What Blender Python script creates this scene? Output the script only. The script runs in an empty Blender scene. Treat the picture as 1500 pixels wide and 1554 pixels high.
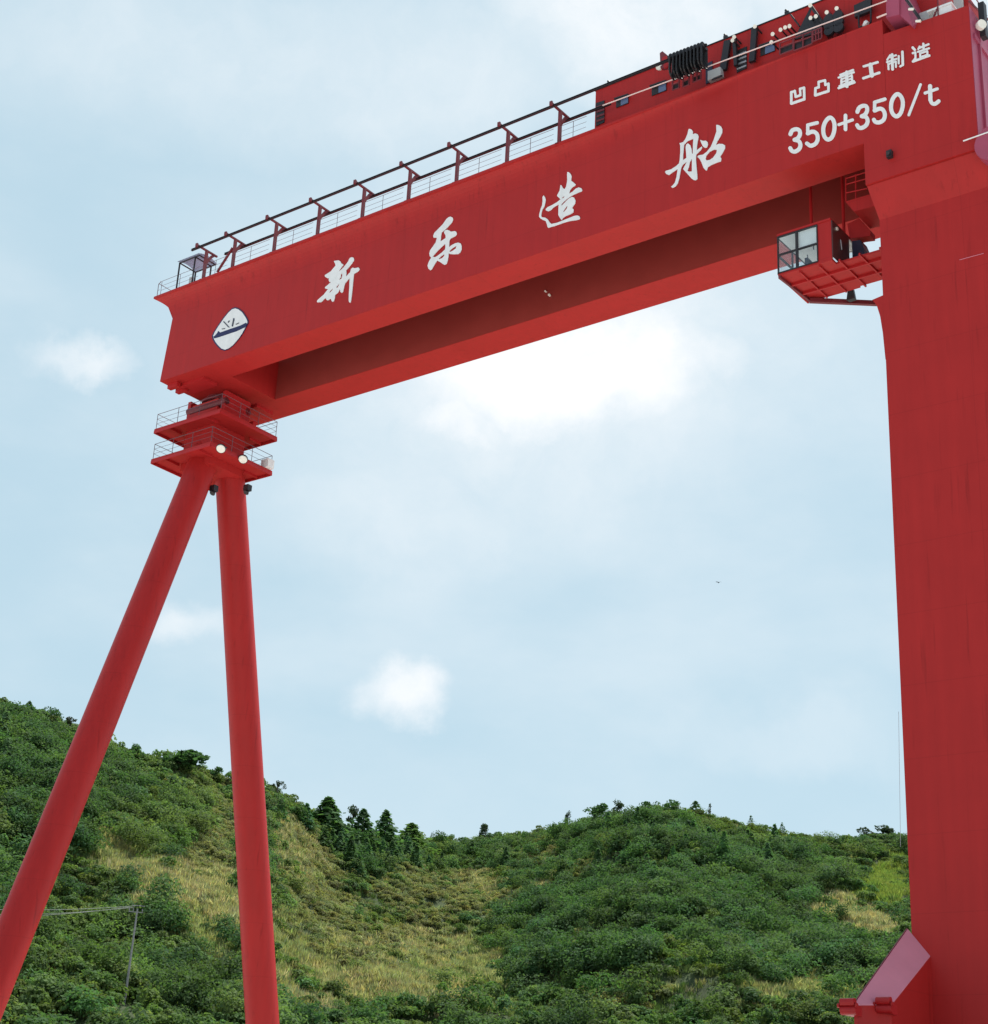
import bpy, math, random
import numpy as np
from mathutils import Vector, Matrix, geometry
random.seed(7); rng = np.random.default_rng(11)
S = bpy.context.scene
COL = S.collection

# ------------------------------------------------------------------ camera frame
F, PITCH, ROLL, YAW = 2497.41, .37772, .05103, .90918      # focal length in photo pixels (1500 x 1554)
CX, CY, EYE = 750., 777., 1.7
fw = Vector((0, math.cos(PITCH), math.sin(PITCH))); r0_ = Vector((1, 0, 0)); u0_ = r0_.cross(fw)
rt = math.cos(ROLL)*r0_ + math.sin(ROLL)*u0_
up = -math.sin(ROLL)*r0_ + math.cos(ROLL)*u0_
EYEP = Vector((0, 0, EYE))
def ray(x, y): return rt*((x-CX)/F) + up*(-(y-CY)/F) + fw
def proj(w):
    c = w - EYEP; Z = c.dot(fw)
    return CX + F*c.dot(rt)/Z, CY - F*c.dot(up)/Z
cam = bpy.data.cameras.new('camera'); co = bpy.data.objects.new('camera', cam); COL.objects.link(co)
cam.sensor_fit = 'VERTICAL'; cam.sensor_height = 24; cam.lens = F/1554*24
cam.clip_start = .5; cam.clip_end = 6000
co.matrix_world = Matrix(((rt.x, up.x, -fw.x, 0), (rt.y, up.y, -fw.y, 0), (rt.z, up.z, -fw.z, EYE), (0, 0, 0, 1)))
S.camera = co

# crane frame: a = along the girders (away to the left), b = across them (away from viewer), z = above ground
dv = Vector((-math.sin(YAW), math.cos(YAW), 0)); qv = Vector((math.cos(YAW), math.sin(YAW), 0))
A0, B0 = 29.413, 66.8286
ROOT = dv*A0 + qv*B0
def w2l(w):
    v = w - ROOT
    return Vector((v.dot(dv), v.dot(qv), w.z))
def onb(x, y, b=0.):
    v = ray(x, y); return w2l(EYEP + v*((B0+b)/v.dot(qv)))
def ona(x, y, a=0.):
    v = ray(x, y); return w2l(EYEP + v*((A0+a)/v.dot(dv)))
def onz(x, y, z):
    v = ray(x, y); return w2l(EYEP + v*((z-EYE)/v.z))

# ------------------------------------------------------------------ materials
def mat(name, col, rough=.5, metal=0., spec=.5, var=0., vscale=1.5, bump=0., coat=0., streak=0., seams=False):
    m = bpy.data.materials.new(name); m.use_nodes = True
    nt = m.node_tree; N = nt.nodes; L = nt.links; b = N['Principled BSDF']
    b.inputs['Base Color'].default_value = (*col, 1); b.inputs['Roughness'].default_value = rough
    b.inputs['Metallic'].default_value = metal; b.inputs['Specular IOR Level'].default_value = spec
    b.inputs['Coat Weight'].default_value = coat; b.inputs['Coat Roughness'].default_value = .12
    tc = N.new('ShaderNodeTexCoord')
    if var:
        no = N.new('ShaderNodeTexNoise'); no.inputs['Scale'].default_value = vscale; no.inputs['Detail'].default_value = 6
        no.inputs['Roughness'].default_value = .65
        L.new(tc.outputs['Object'], no.inputs['Vector'])
        src = no.outputs['Fac']
        if streak:
            mp = N.new('ShaderNodeMapping'); mp.inputs['Scale'].default_value = (1.1, 1.1, .06)
            n2 = N.new('ShaderNodeTexNoise'); n2.inputs['Scale'].default_value = 2.2; n2.inputs['Detail'].default_value = 5
            L.new(tc.outputs['Object'], mp.inputs['Vector']); L.new(mp.outputs['Vector'], n2.inputs['Vector'])
            mx = N.new('ShaderNodeMix'); mx.inputs[0].default_value = streak
            L.new(no.outputs['Fac'], mx.inputs[2]); L.new(n2.outputs['Fac'], mx.inputs[3]); src = mx.outputs[0]
        mr = N.new('ShaderNodeMapRange'); mr.inputs['From Min'].default_value = .3; mr.inputs['From Max'].default_value = .7
        mr.inputs['To Min'].default_value = 1-var; mr.inputs['To Max'].default_value = 1+var
        L.new(src, mr.inputs['Value'])
        hs = N.new('ShaderNodeHueSaturation'); hs.inputs['Color'].default_value = (*col, 1)
        L.new(mr.outputs['Result'], hs.inputs['Value']); L.new(hs.outputs['Color'], b.inputs['Base Color'])
        if seams:
            sx = N.new('ShaderNodeSeparateXYZ'); L.new(tc.outputs['Object'], sx.inputs[0])
            def line(out, period, off, wd):
                a = N.new('ShaderNodeMath'); a.operation = 'ADD'; a.inputs[1].default_value = off; L.new(out, a.inputs[0])
                p = N.new('ShaderNodeMath'); p.operation = 'PINGPONG'; p.inputs[1].default_value = period/2; L.new(a.outputs[0], p.inputs[0])
                q = N.new('ShaderNodeMath'); q.operation = 'LESS_THAN'; q.inputs[1].default_value = wd; L.new(p.outputs[0], q.inputs[0]); return q.outputs[0]
            l1, l2 = line(sx.outputs[2], 3.35, .9, .022), line(sx.outputs[0], 5.9, 1.3, .022)
            mxs = N.new('ShaderNodeMath'); mxs.operation = 'MAXIMUM'; L.new(l1, mxs.inputs[0]); L.new(l2, mxs.inputs[1])
            # drip stains and rubbed patches
            mp3 = N.new('ShaderNodeMapping'); mp3.inputs['Scale'].default_value = (1.6, 1.6, .09); n3 = N.new('ShaderNodeTexNoise'); n3.inputs['Scale'].default_value = 3.; n3.inputs['Detail'].default_value = 4
            L.new(tc.outputs['Object'], mp3.inputs['Vector']); L.new(mp3.outputs['Vector'], n3.inputs['Vector'])
            st = N.new('ShaderNodeMapRange'); st.inputs['From Min'].default_value = .60; st.inputs['From Max'].default_value = .78; st.inputs['To Min'].default_value = 1.; st.inputs['To Max'].default_value = .72; L.new(n3.outputs['Fac'], st.inputs['Value'])
            sm = N.new('ShaderNodeMapRange'); sm.inputs['To Min'].default_value = 1.; sm.inputs['To Max'].default_value = .89; L.new(mxs.outputs[0], sm.inputs['Value'])
            m1 = N.new('ShaderNodeMath'); m1.operation = 'MULTIPLY'; L.new(st.outputs[0], m1.inputs[0]); L.new(sm.outputs[0], m1.inputs[1])
            m2 = N.new('ShaderNodeMath'); m2.operation = 'MULTIPLY'; L.new(mr.outputs['Result'], m2.inputs[0]); L.new(m1.outputs[0], m2.inputs[1]); L.new(m2.outputs[0], hs.inputs['Value'])
        rr = N.new('ShaderNodeMapRange'); rr.inputs['To Min'].default_value = max(.05, rough-.1); rr.inputs['To Max'].default_value = rough+.12
        L.new(src, rr.inputs['Value']); L.new(rr.outputs['Result'], b.inputs['Roughness'])
    if bump:
        nb = N.new('ShaderNodeTexNoise'); nb.inputs['Scale'].default_value = .45; nb.inputs['Detail'].default_value = 3
        L.new(tc.outputs['Object'], nb.inputs['Vector'])
        bp = N.new('ShaderNodeBump'); bp.inputs['Strength'].default_value = bump; bp.inputs['Distance'].default_value = .25
        L.new(nb.outputs['Fac'], bp.inputs['Height']); L.new(bp.outputs['Normal'], b.inputs['Normal'])
    return m
RED = mat('red_paint', (.385, .019, .018), .46, var=.10, vscale=.35, bump=.10, streak=.5, spec=.22, coat=.0, seams=True)
RED2 = mat('red_paint_small', (.39, .015, .017), .42, var=.08, vscale=1.2, spec=.3)
GAPSHADE = mat('gap_shade_red', (.27, .037, .030), .6, var=.08, vscale=.6, spec=.2)  # shade between the girders put into a browner red
PINK = mat('light_tinted_pink_paint', (.62, .235, .31), .45, var=.06, vscale=.8)  # pale tint of the light on the haunch plate mixed into the colour
PURP = mat('sky_tinted_red_paint', (.36, .062, .115), .42, var=.08, vscale=.8)  # bluish sky light on the right-facing ends put into the base colour
DRED = mat('dark_red_steel', (.16, .02, .028), .5, var=.1)
DARK = mat('dark_steel', (.018, .016, .02), .5, var=.15)
BLK = mat('black_cable', (.012, .012, .014), .55, var=.2)
WHT = mat('white_paint', (.78, .78, .78), .5, var=.09, vscale=1.6, streak=.5)
GALV = mat('galvanised_steel', (.38, .39, .42), .5, metal=.3, var=.1)
PALE = mat('pale_pink_rail', (.75, .55, .52), .5, var=.06)
RAILM = mat('rail_paint', (.13, .07, .085), .5, var=.1)
GREY = mat('grey_enamel', (.45, .46, .46), .5, var=.08)
NAVY = mat('navy_paint', (.012, .014, .075), .4, var=.1)
NAVYD = mat('navy_case', (.018, .017, .045), .45, var=.15)
INK = mat('grey_ink', (.06, .065, .09), .5, var=.1)
LENS = mat('lamp_lens', (.82, .78, .70), .25, var=.05, vscale=4)
CREAM = mat('cabin_lining', (.90, .90, .87), .6, var=.06)
BLUEG = mat('tinted_glass', (.10, .14, .26), .08, spec=.8, var=.1)
BROWN = mat('brown_door_panel', (.075, .028, .026), .3, var=.12)
POLY = mat('shelter_sheet', (.36, .38, .46), .4, var=.06)
_n = POLY.node_tree; _t = _n.nodes.new('ShaderNodeBsdfTranslucent'); _t.inputs['Color'].default_value = (.42, .46, .55, 1); _m = _n.nodes.new('ShaderNodeMixShader'); _m.inputs[0].default_value = .6
_n.links.new(_n.nodes['Principled BSDF'].outputs[0], _m.inputs[1]); _n.links.new(_t.outputs[0], _m.inputs[2]); _n.links.new(_m.outputs[0], _n.nodes['Material Output'].inputs[0])
CONC = mat('concrete', (.62, .61, .58), .85, var=.12, vscale=.12)
POLEC = mat('pole_concrete', (.27, .27, .27), .8, var=.12, vscale=2)
WIREP = mat('wire_metal', (.34, .36, .32), .5, metal=.1, var=.08)
BARK = mat('bark', (.07, .05, .035), .9, var=.25, vscale=4)
RUBBER = mat('wheel_steel', (.08, .075, .07), .5, metal=.5, var=.15)
def glass_mat():
    m = bpy.data.materials.new('clear_glass'); m.use_nodes = True
    nt = m.node_tree; N = nt.nodes; L = nt.links
    for n in list(N): N.remove(n)
    o = N.new('ShaderNodeOutputMaterial'); mx = N.new('ShaderNodeMixShader'); t = N.new('ShaderNodeBsdfTransparent'); g = N.new('ShaderNodeBsdfGlossy')
    t.inputs['Color'].default_value = (.93, .96, .97, 1); g.inputs['Roughness'].default_value = .03
    fr = N.new('ShaderNodeLayerWeight'); fr.inputs['Blend'].default_value = .18
    sc_ = N.new('ShaderNodeMath'); sc_.operation = 'MULTIPLY_ADD'; sc_.inputs[1].default_value = .4; sc_.inputs[2].default_value = .06; L.new(fr.outputs['Facing'], sc_.inputs[0])
    no = N.new('ShaderNodeTexNoise'); no.inputs['Scale'].default_value = .7; bp = N.new('ShaderNodeBump'); bp.inputs['Strength'].default_value = .05
    L.new(no.outputs['Fac'], bp.inputs['Height']); L.new(bp.outputs['Normal'], g.inputs['Normal'])
    L.new(sc_.outputs[0], mx.inputs[0]); L.new(t.outputs[0], mx.inputs[1]); L.new(g.outputs[0], mx.inputs[2]); L.new(mx.outputs[0], o.inputs[0])
    return m
GLASS = glass_mat()

# ------------------------------------------------------------------ mesh collector (crane coordinates a, b, z)
class MB:
    def __init__(s, crane=True): s.v = []; s.f = []; s.crane = crane
    def add(s, vs, fs):
        o = len(s.v); s.v += [Vector(v) for v in vs]; s.f += [tuple(i+o for i in f) for f in fs]; return s
    def box(s, a0, a1, b0, b1, z0, z1):
        return s.add([(a, b, z) for z in (z0, z1) for b in (b0, b1) for a in (a0, a1)],
                     [(0, 2, 3, 1), (4, 5, 7, 6), (0, 1, 5, 4), (1, 3, 7, 5), (3, 2, 6, 7), (2, 0, 4, 6)])
    def hexa(s, bot, top):
        n = len(bot)
        return s.add(list(bot)+list(top), [tuple(range(n))[::-1], tuple(range(n, 2*n))] + [(i, (i+1) % n, n+(i+1) % n, n+i) for i in range(n)])
    def tube(s, p, q, r, n=8, r2=None, cap=True):
        p, q = Vector(p), Vector(q); r2 = r if r2 is None else r2
        w = (q-p).normalized(); x = w.orthogonal().normalized(); y = w.cross(x)
        A = [p + (x*math.cos(t)+y*math.sin(t))*r for t in [2*math.pi*i/n for i in range(n)]]
        B = [q + (x*math.cos(t)+y*math.sin(t))*r2 for t in [2*math.pi*i/n for i in range(n)]]
        return s.add(A+B, ([tuple(range(n))[::-1], tuple(range(n, 2*n))] if cap else []) + [(i, (i+1) % n, n+(i+1) % n, n+i) for i in range(n)])
    def path(s, pts, r, n=6):
        for i in range(len(pts)-1): s.tube(pts[i], pts[i+1], r, n)
        return s
    def prism(s, poly, ax):
        """poly: list of points, ax: thickness vector"""
        poly = [Vector(p) for p in poly]; ax = Vector(ax)
        return s.hexa(poly, [p+ax for p in poly])
    def bar(s, p, q, w, h, ref=(0, 0, 1)):
        p, q = Vector(p), Vector(q); t = (q-p).normalized(); x = t.cross(Vector(ref)).normalized(); y = x.cross(t)
        c = [x*w/2+y*h/2, -x*w/2+y*h/2, -x*w/2-y*h/2, x*w/2-y*h/2]
        return s.hexa([p+k for k in c], [q+k for k in c])
    def build(s, name, m, parent=None, smooth=False, recalc=True, mats=None):
        me = bpy.data.meshes.new(name)
        vs = [((-v.x, v.y, v.z) if s.crane else tuple(v)) for v in s.v]
        me.from_pydata(vs, [], s.f); me.materials.append(m)
        if recalc:
            import bmesh
            bm = bmesh.new(); bm.from_mesh(me); bmesh.ops.recalc_face_normals(bm, faces=bm.faces); bm.to_mesh(me); bm.free()
        if smooth:
            me.polygons.foreach_set('use_smooth', [True]*len(me.polygons)); me.set_sharp_from_angle(angle=math.radians(40))
        o = bpy.data.objects.new(name, me); COL.objects.link(o)
        if parent: o.parent = parent
        return o
def tag(o, label=None, cat=None, group=None, kind=None):
    for k, v in (('label', label), ('category', cat), ('group', group), ('kind', kind)):
        if v: o[k] = v
    return o
def empty(name, loc, rz=0., label=None, cat=None, group=None):
    o = bpy.data.objects.new(name, None); o.empty_display_size = .5; COL.objects.link(o)
    o.location = loc; o.rotation_euler = (0, 0, rz); return tag(o, label, cat, group)
RZ = YAW - math.pi/2
def flat(mb, outlines, thick=.03, toward=(0, -1, 0)):
    """flat plate with holes: outlines = [outer, hole, hole..] as 3-D points; extruded toward the viewer side"""
    t = Vector(toward)*thick; loops = [[Vector(p) for p in l] for l in outlines]
    flatv = [p for l in loops for p in l]
    tris = geometry.tessellate_polygon([[Vector((p.x, p.z, 0)) for p in l] for l in loops])
    n = len(flatv)
    mb.add([p+t for p in flatv], [tuple(x) for x in tris])
    o = len(mb.v)-n; mb.v += [p for p in flatv]
    k = 0
    for l in loops:
        m = len(l)
        for i in range(m):
            j = (i+1) % m; mb.f.append((o+k+i, o+k+j, o+n+k+j, o+n+k+i))
        k += m
    return mb

# ================================================================== THE CRANE
crane = empty('gantry_crane', ROOT, RZ, 'giant red shipyard gantry crane with twin girders, box leg and tubular A-frame leg', 'crane')
ZB = 49.33+EYE                      # underside of the girders
ZT = 56.05+EYE                      # top deck
FL = -.62                           # overhang of the top deck in front of the web
AE = 52.45                          # far (left) end

# near girder: web, concave flare, deck edge
prof = [(0, ZB), (2.12, ZB), (2.12, ZT), (FL, ZT), (FL, ZT-.16)]
for k in range(1, 9):
    t = k/8*math.pi/2; prof.append((FL*(1-math.sin(t)), ZT-.16-1.75*(1-math.cos(t))*1.0))
g = MB(); n = len(prof)
def ring(a_top, a_bot, extra=0.):
    out = []
    for b, z in prof:
        t = (z-ZB)/(ZT-ZB); out.append((a_bot+(a_top-a_bot)*t + extra*(1 if z > ZT-.17 else max(0, 1-(ZT-.16-z)/1.75)**1.9), b, z))
    return out
def prof_at(f):
    fl = FL*f; zt_ = ZT+.44*(1-f); lip = .16*f+.03; out = [(0, ZB), (2.12, ZB), (2.12, zt_), (fl, zt_), (fl, zt_-lip)]
    for k in range(1, 9):
        t = k/8*math.pi/2; out.append((fl*(1-math.sin(t)), zt_-lip-(1.75*f+.05)*(1-math.cos(t))))
    return out
rings = [[(a, b, z) for b, z in prof_at(f)] for a, f in ((-1.35, .03), (4, .03), (10, .3), (15, .65), (20, .92), (24, 1.))] + [ring(51.9, 52.5, 1.75)]
for r_ in rings: g.v += [Vector(p) for p in r_]
g.f += [tuple(range(n))[::-1], tuple(range((len(rings)-1)*n, len(rings)*n))]
for q in range(len(rings)-1): g.f += [(q*n+i, q*n+(i+1) % n, (q+1)*n+(i+1) % n, (q+1)*n+i) for i in range(n)]
girder = g.build('box_girder', RED, crane, smooth=False)
g = MB().box(-1.0, AE, 6.35, 8.86, ZB, ZT-.05)
g.build('box_girder', RED, crane)
MB().box(0.02, 47.58, 6.335, 6.348, ZB+.02, ZT-.44).build('inner_web_shade', GAPSHADE, crane)  # thin added plate carrying the painted shade of the gap
MB().box(-1.0, AE, 2.12, 6.35, ZT-.42, ZT-.25).build('gap_shade_cover', RED, crane)  # added cover, unseen from below, keeps the gap between the girders dark
# cross beam tying the girders over the slim leg, with bearing brackets below
g = MB().box(47.6, AE-.05, 2.12, 6.35, ZB+.006, ZB+3)
g.build('cross_beam', RED, crane)
g = MB()
for bb in (.55, 1.3, 7.1, 8.0): g.box(AE-1.1, AE-.15, bb, bb+.35, ZB-.38, ZB)
g.box(49.2, AE-.4, 1.0, 2.3, ZB-.22, ZB-.002); g.box(49.2, AE-.4, 6.2, 7.8, ZB-.22, ZB-.002)
g.build('bearing_bracket', RED2, crane)

# end block of the near girder over the box leg
ZBL = 46.86+EYE; pe = onb(1471, 22); AR = pe.x
pts = [onb(1385, 40), onb(1464, 4)]
ztop1 = onb(1345, 27).z; ztop2 = onb(1385, 39).z; ztop3 = onb(1466, 4).z
blk = MB().hexa([(-.04, 0.003, ZBL), (AR, .003, ZBL), (AR, 9.0, ZBL), (-.04, 9.0, ZBL)],
                [(-.04, .003, ZB+2), (AR, .003, ZB+2), (AR, 9.0, ZB+2), (-.04, 9.0, ZB+2)])
blk.build('girder_end_block', RED, crane)
a2 = onb(1385, 40).x
up_ = MB().hexa([(-1.36, .003, ZB+2.004), (AR, .003, ZB+2.004), (AR, 9, ZB+2.004), (-1.36, 9, ZB+2.004)],
                [(-1.36, .003, ztop2+.15), (AR, .003, ztop2-.02), (AR, 9, ztop2-.02), (-1.36, 9, ztop2+.15)])
up_.build('girder_end_block', RED, crane)
# end face stiffeners (seen edge-on at the right border)
g = MB()
for bb in (.9, 2.6, 4.3): g.box(AR-.15, AR-.031, bb, bb+.12, ZBL+.5, ztop2-.4)
g.box(AR-.13, AR-.0315, .3, 8, ztop2-1.9, ztop2-1.6)
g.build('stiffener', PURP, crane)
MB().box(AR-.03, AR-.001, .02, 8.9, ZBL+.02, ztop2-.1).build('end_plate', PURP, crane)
pl = onb(1511, 214, -.1)
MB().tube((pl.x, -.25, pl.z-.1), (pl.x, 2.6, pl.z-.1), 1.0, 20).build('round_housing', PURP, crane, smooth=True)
p1, p2 = onb(1462, 214, -.3), onb(1510, 197, -.3)
MB().tube(p1, p2, .035).build('white_pipe', WHT, crane)
# small kinked top edge pieces at the right: purple-red box, its sloped side, deck machine
pb = [onb(1345, -30, -.4), onb(1345, 27, -.4), onb(1365, 22, -.4), onb(1365, -30, -.4)]
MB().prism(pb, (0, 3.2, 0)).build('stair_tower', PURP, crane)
pb = [onb(1365.6, -30, -.3), onb(1365.6, 23, -.3), onb(1385, 39.5, -.3), onb(1397, 31, .2), onb(1376, -30, .8)]
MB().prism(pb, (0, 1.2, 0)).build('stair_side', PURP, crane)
g = MB().path([onb(1374, -5, -.6), onb(1399, 31, -.6)], .05)
g.path([onb(1371, -5, -.7), onb(1396, 31, -.7)], .03)
g.build('stair_rail', DARK, crane)
for x, y in ((1383, 14), (1394, 32)):
    c = onb(x, y, -.75); MB().tube(c-Vector((.12, 0, .05)), c+Vector((.12, 0, .05)), .07, 10).build('stair_lamp', LENS, crane, smooth=True)
c0, c1 = onb(1398, 31, 1.0), onb(1447, 19, 1.0)
c1.z = c0.z
g = MB().box(c1.x, c0.x, .6, 2.4, ztop2-.1, c0.z+.15)
g.build('deck_locker', GREY, crane)
q0, q1 = onb(1421, 24, .5), onb(1446, 14, .5)
g = MB().box(q1.x, q0.x, .35, 1.4, ztop2, q0.z+.25); g.box(q1.x-.05, q0.x+.4, .3, 1.5, q0.z+.26, q0.z+.36)
g.build('winch_cover', WHT, crane)
m0, m1 = onb(1424, 24, .3), onb(1423, -20, .3)
MB().tube(m0, m1, .035).tube(onb(1417, 27, .3), onb(1425, 6, .3), .06, r2=.02).build('signal_mast', DRED, crane)
e0, e1 = onb(1424, 12, 1.6), onb(1500, -16, 1.6)
MB().prism([onb(1424, 12, 2.5), onb(1424, 30, 2.5), onb(1470, 24, 2.5), onb(1470, -6, 2.5)], (0, 1.5, 0)).build('deck_house', RED, crane)
c = onb(1456, 10, 2.4); MB().box(c.x-.22, c.x+.22, 2.2, 2.48, c.z-.75, c.z+.75).build('cable_box', GREY, crane)
g = MB().path([onb(1471, 2, .2), ona(1500, 30, AR+.2)], .06).path([onb(1476, -10, .2), ona(1498, 24, AR+.2)], .03)
g.build('stair_rail', DRED, crane)
k = ona(1493, 34, AR-.3)
g = MB().box(k.x-.15, k.x+.15, k.y-.25, k.y+.15, k.z-1.0, k.z+1.1); g.build('floodlight_post', DARK, crane)
MB().tube(ona(1487, 40, AR-.3), ona(1491, 36, AR-.5), .25, 10).build('floodlight_lens', LENS, crane, smooth=True)

# box leg
LA, LF, LBK, LR = -.36, .80, 8.2, -7.0
ZL0 = 4.2
leg = MB().box(LR, LA, LF, LBK, ZL0, 45.9+EYE)
leg.build('box_leg', RED, crane)
tr_ = MB().hexa([(LA, LF-.002, 45.1+EYE), (LR, LF-.002, 45.1+EYE), (LR, LBK, 45.1+EYE), (LA, LBK, 45.1+EYE)],
                [(-.05, .16, ZBL-.02), (AR+.03, .16, ZBL-.02), (AR+.03, 8.9, ZBL-.02), (-.05, 8.9, ZBL-.02)])
tr_.build('leg_head', RED, crane)
# welded ledge of the leg on the gap side, with a caged ladder landing above the cabin
j0, j1 = onb(1283, 320, 2.2), onb(1318, 318, 2.2)
MB().prism([onb(1283, 306, 2.2), onb(1296, 321, 2.2), onb(1330, 312, 2.2), onb(1330, 292, 2.2)], (0, 2.0, 0)).build('landing', RED, crane)
g = MB()
for y0, y1 in ((271, 262), (280, 272), (293, 287)): g.tube(onb(1284, y0, 2.3), onb(1316, y1-1, 2.3), .035, 6)
for x in (1284, 1299): g.tube(onb(x, 306-(x-1284)*.2, 2.3), onb(x, 269-(x-1284)*.3, 2.3), .035, 6)
g.build('landing_railing', RED2, crane)
MB().prism([onb(x, y, LF+.02) for x, y in ((1324, 455), (1345, 446), (1352, 560), (1344, 545), (1340, 505), (1336, 480), (1331, 464))], (0, 2.4, 0)).build('fillet_plate', RED, crane)
# haunch running down to the sill
A = onb(1378, 1411, LF-.002); B = onb(1412, 1452, LF-.002)
D = ona(1296, 1526, A.x)
nrm = (B-A).cross(D-A); v_ = ray(1353, 1526); vl = Vector((v_.dot(dv), v_.dot(qv), v_.z)); e_ = w2l(EYEP)
C_ = e_ + vl*((A-e_).dot(nrm)/vl.dot(nrm))
h = MB().hexa([(A.x, LF-.003, ZL0), (B.x, LF-.003, ZL0), (C_.x, C_.y, ZL0), (A.x, D.y, ZL0)], [A, B, C_, D])
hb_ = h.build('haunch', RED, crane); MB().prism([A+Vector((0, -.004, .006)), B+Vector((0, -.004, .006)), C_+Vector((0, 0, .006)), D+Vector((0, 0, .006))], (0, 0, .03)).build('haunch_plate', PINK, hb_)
fin = MB().prism([A+Vector((.012, -.02, .06)), D+Vector((.012, 0, .06)), D+Vector((.012, 0, -.15)), A+Vector((.012, -.02, -.15))], (.05, 0, 0))
fin.build('haunch_edge', DRED, crane)
for px in ((1295, 1521), (1349, 1519)):
    c = ona(px[0], px[1], (A.x if px[0] < 1320 else C_.x)); c.y -= .25
    c.z -= .12
    g = MB().box(c.x-.2, c.x+.2, c.y-.1, c.y+.6, c.z-.4, c.z-.02)
    g.tube(c+Vector((-.30, -.22, .08)), c+Vector((.30, -.22, .08)), .15, 16); g.tube(c+Vector((-.33, -.12, -.22)), c+Vector((.33, -.12, -.22)), .18, 16)
    for s_ in (-1, 1): g.tube(c+Vector((s_*.34, -.26, -.05)), c+Vector((s_*.42, -.26, -.05)), .09, 6)
    g.build('hinge_lug', RED2, crane, smooth=True)
# sill beam and travel bogies of the box leg (mostly below the frame)
MB().box(-6.2, .25, -14, 22, 2.2, ZL0-.004).build('sill_beam', RED, crane)
for k in range(4):
    b0 = (-12, -5, 9, 17)[k]
    g = MB().box(-4.2, -1.8, b0-1.6, b0+1.6, .9, 2.19)
    bo = g.build('travel_bogie', RED2, crane)
    g = MB()
    for s in (-.9, .9): g.tube((-3.4, b0+s, .55), (-2.6, b0+s, .55), .5, 20)
    g.build('wheel', RUBBER, bo)

# slim A-frame leg
LCa, LCb = 51.0, 4.3
def tube_axis(px):
    a_, b_ = ona(*px[0], LCa), ona(*px[1], LCa); return a_, b_
lt = tube_axis(((277.5, 780), (31, 1393))); rtu = tube_axis(((351, 752), (397, 1526)))
ends = []
for p, q in (lt, rtu):
    s = (q-p)/(q.z-p.z)
    top = p + s*(45.2+EYE-p.z); foot = p + s*(2.1-p.z)
    MB().tube(top, foot, 1.03, 40, r2=1.12).build('tubular_leg', RED, crane, smooth=True)
    ends.append((top, foot))
fb = sorted([ends[0][1].y, ends[1][1].y])
MB().box(LCa-1.2, LCa+1.2, fb[0]-3, fb[1]+3, 1.25, 2.3).build('sill_beam', RED, crane)
for b0 in (fb[0]-1.6, fb[0]+1.6, fb[1]-1.6, fb[1]+1.6):
    bo = MB().box(LCa-.7, LCa+.7, b0-1.3, b0+1.3, .75, 1.24).build('travel_bogie', RED2, crane)
    g = MB()
    for s in (-.7, .7): g.tube((LCa-.35, b0+s, .45), (LCa+.35, b0+s, .45), .42, 18)
    g.build('wheel', RUBBER, bo)
# head of the A-frame
ZU, ZLW = 46.6+EYE, 44.15+EYE
def quad(h, z, hb=None):
    hb = hb or h; return [(LCa-h, LCb-hb, z), (LCa+h, LCb-hb, z), (LCa+h, LCb+hb, z), (LCa-h, LCb+hb, z)]
g = MB().hexa(quad(1.5, ZLW-.55), quad(1.5, ZLW)); g.hexa(quad(1.5, ZLW+.001), quad(1.42, ZU+1.3))
g.hexa(quad(1.1, ZU+1.301), quad(1.3, ZU+2.0)); g.build('leg_cap', RED, crane)
g = MB().tube((LCa, LCb, ZU+1.95), (LCa, LCb, ZB+.01), .95, 28); g.tube((LCa, LCb, ZU+2.25), (LCa, LCb, ZU+2.4), 1.25, 28)
g.build('pivot', DRED, crane, smooth=True)
g = MB()
for s in (-1, 1):
    g.box(LCa+s*1.75-.15, LCa+s*1.75+.15, LCb-1.2, LCb+1.2, ZU+.2, ZB-.23)
g.build('pivot_plate', RED2, crane)
for s in (-1, 1):
    g = MB().tube((LCa-1.9, LCb+s*1.05, ZU+1.75), (LCa+1.9, LCb+s*1.05, ZU+1.75), .28, 16); g.build('pivot_pin', DRED, crane, smooth=True)
# gusset between the two tubes
def platform(ha, hb, z, gap):
    m = MB(); t = .14
    m.hexa(quad(ha, z, hb), quad(ha, z+t, hb))
    pf = m.build('platform', RED, crane)
    m = MB()
    for k in range(4):
        q = quad(ha-.01, z-.2, hb-.01); p0, p1 = Vector(q[k]), Vector(q[(k+1) % 4])
        m.bar(p0+Vector((0, 0, .1)), p1+Vector((0, 0, .1)), .08, .19)
    for s in (-.55, .55):
        m.box(LCa+s*ha-.05, LCa+s*ha+.05, LCb-hb+.1, LCb-1.55, z-.18, z-.001); m.box(LCa+s*ha-.05, LCa+s*ha+.05, LCb+1.55, LCb+hb-.1, z-.18, z-.001)
    m.build('edge_beam', RED2, pf)
    m = MB(); q = [Vector(v) for v in quad(ha-.08, z+t, hb-.08)]
    for k in range(4):
        p0, p1 = q[k], q[(k+1) % 4]; nseg = 3
        for i in range(nseg):
            p = p0.lerp(p1, i/nseg); m.tube(p, p+Vector((0, 0, 1.15)), .022, 6)
        for hgt, rr in ((1.15, .02), (.78, .012), (.42, .012)): m.tube(p0+Vector((0, 0, hgt)), p1+Vector((0, 0, hgt)), rr, 6)
    m.build('railing', RAILM, pf)
    return pf
platform(3.3, 2.75, ZU, 0); platform(2.95, 2.95, ZLW, 0)
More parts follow.
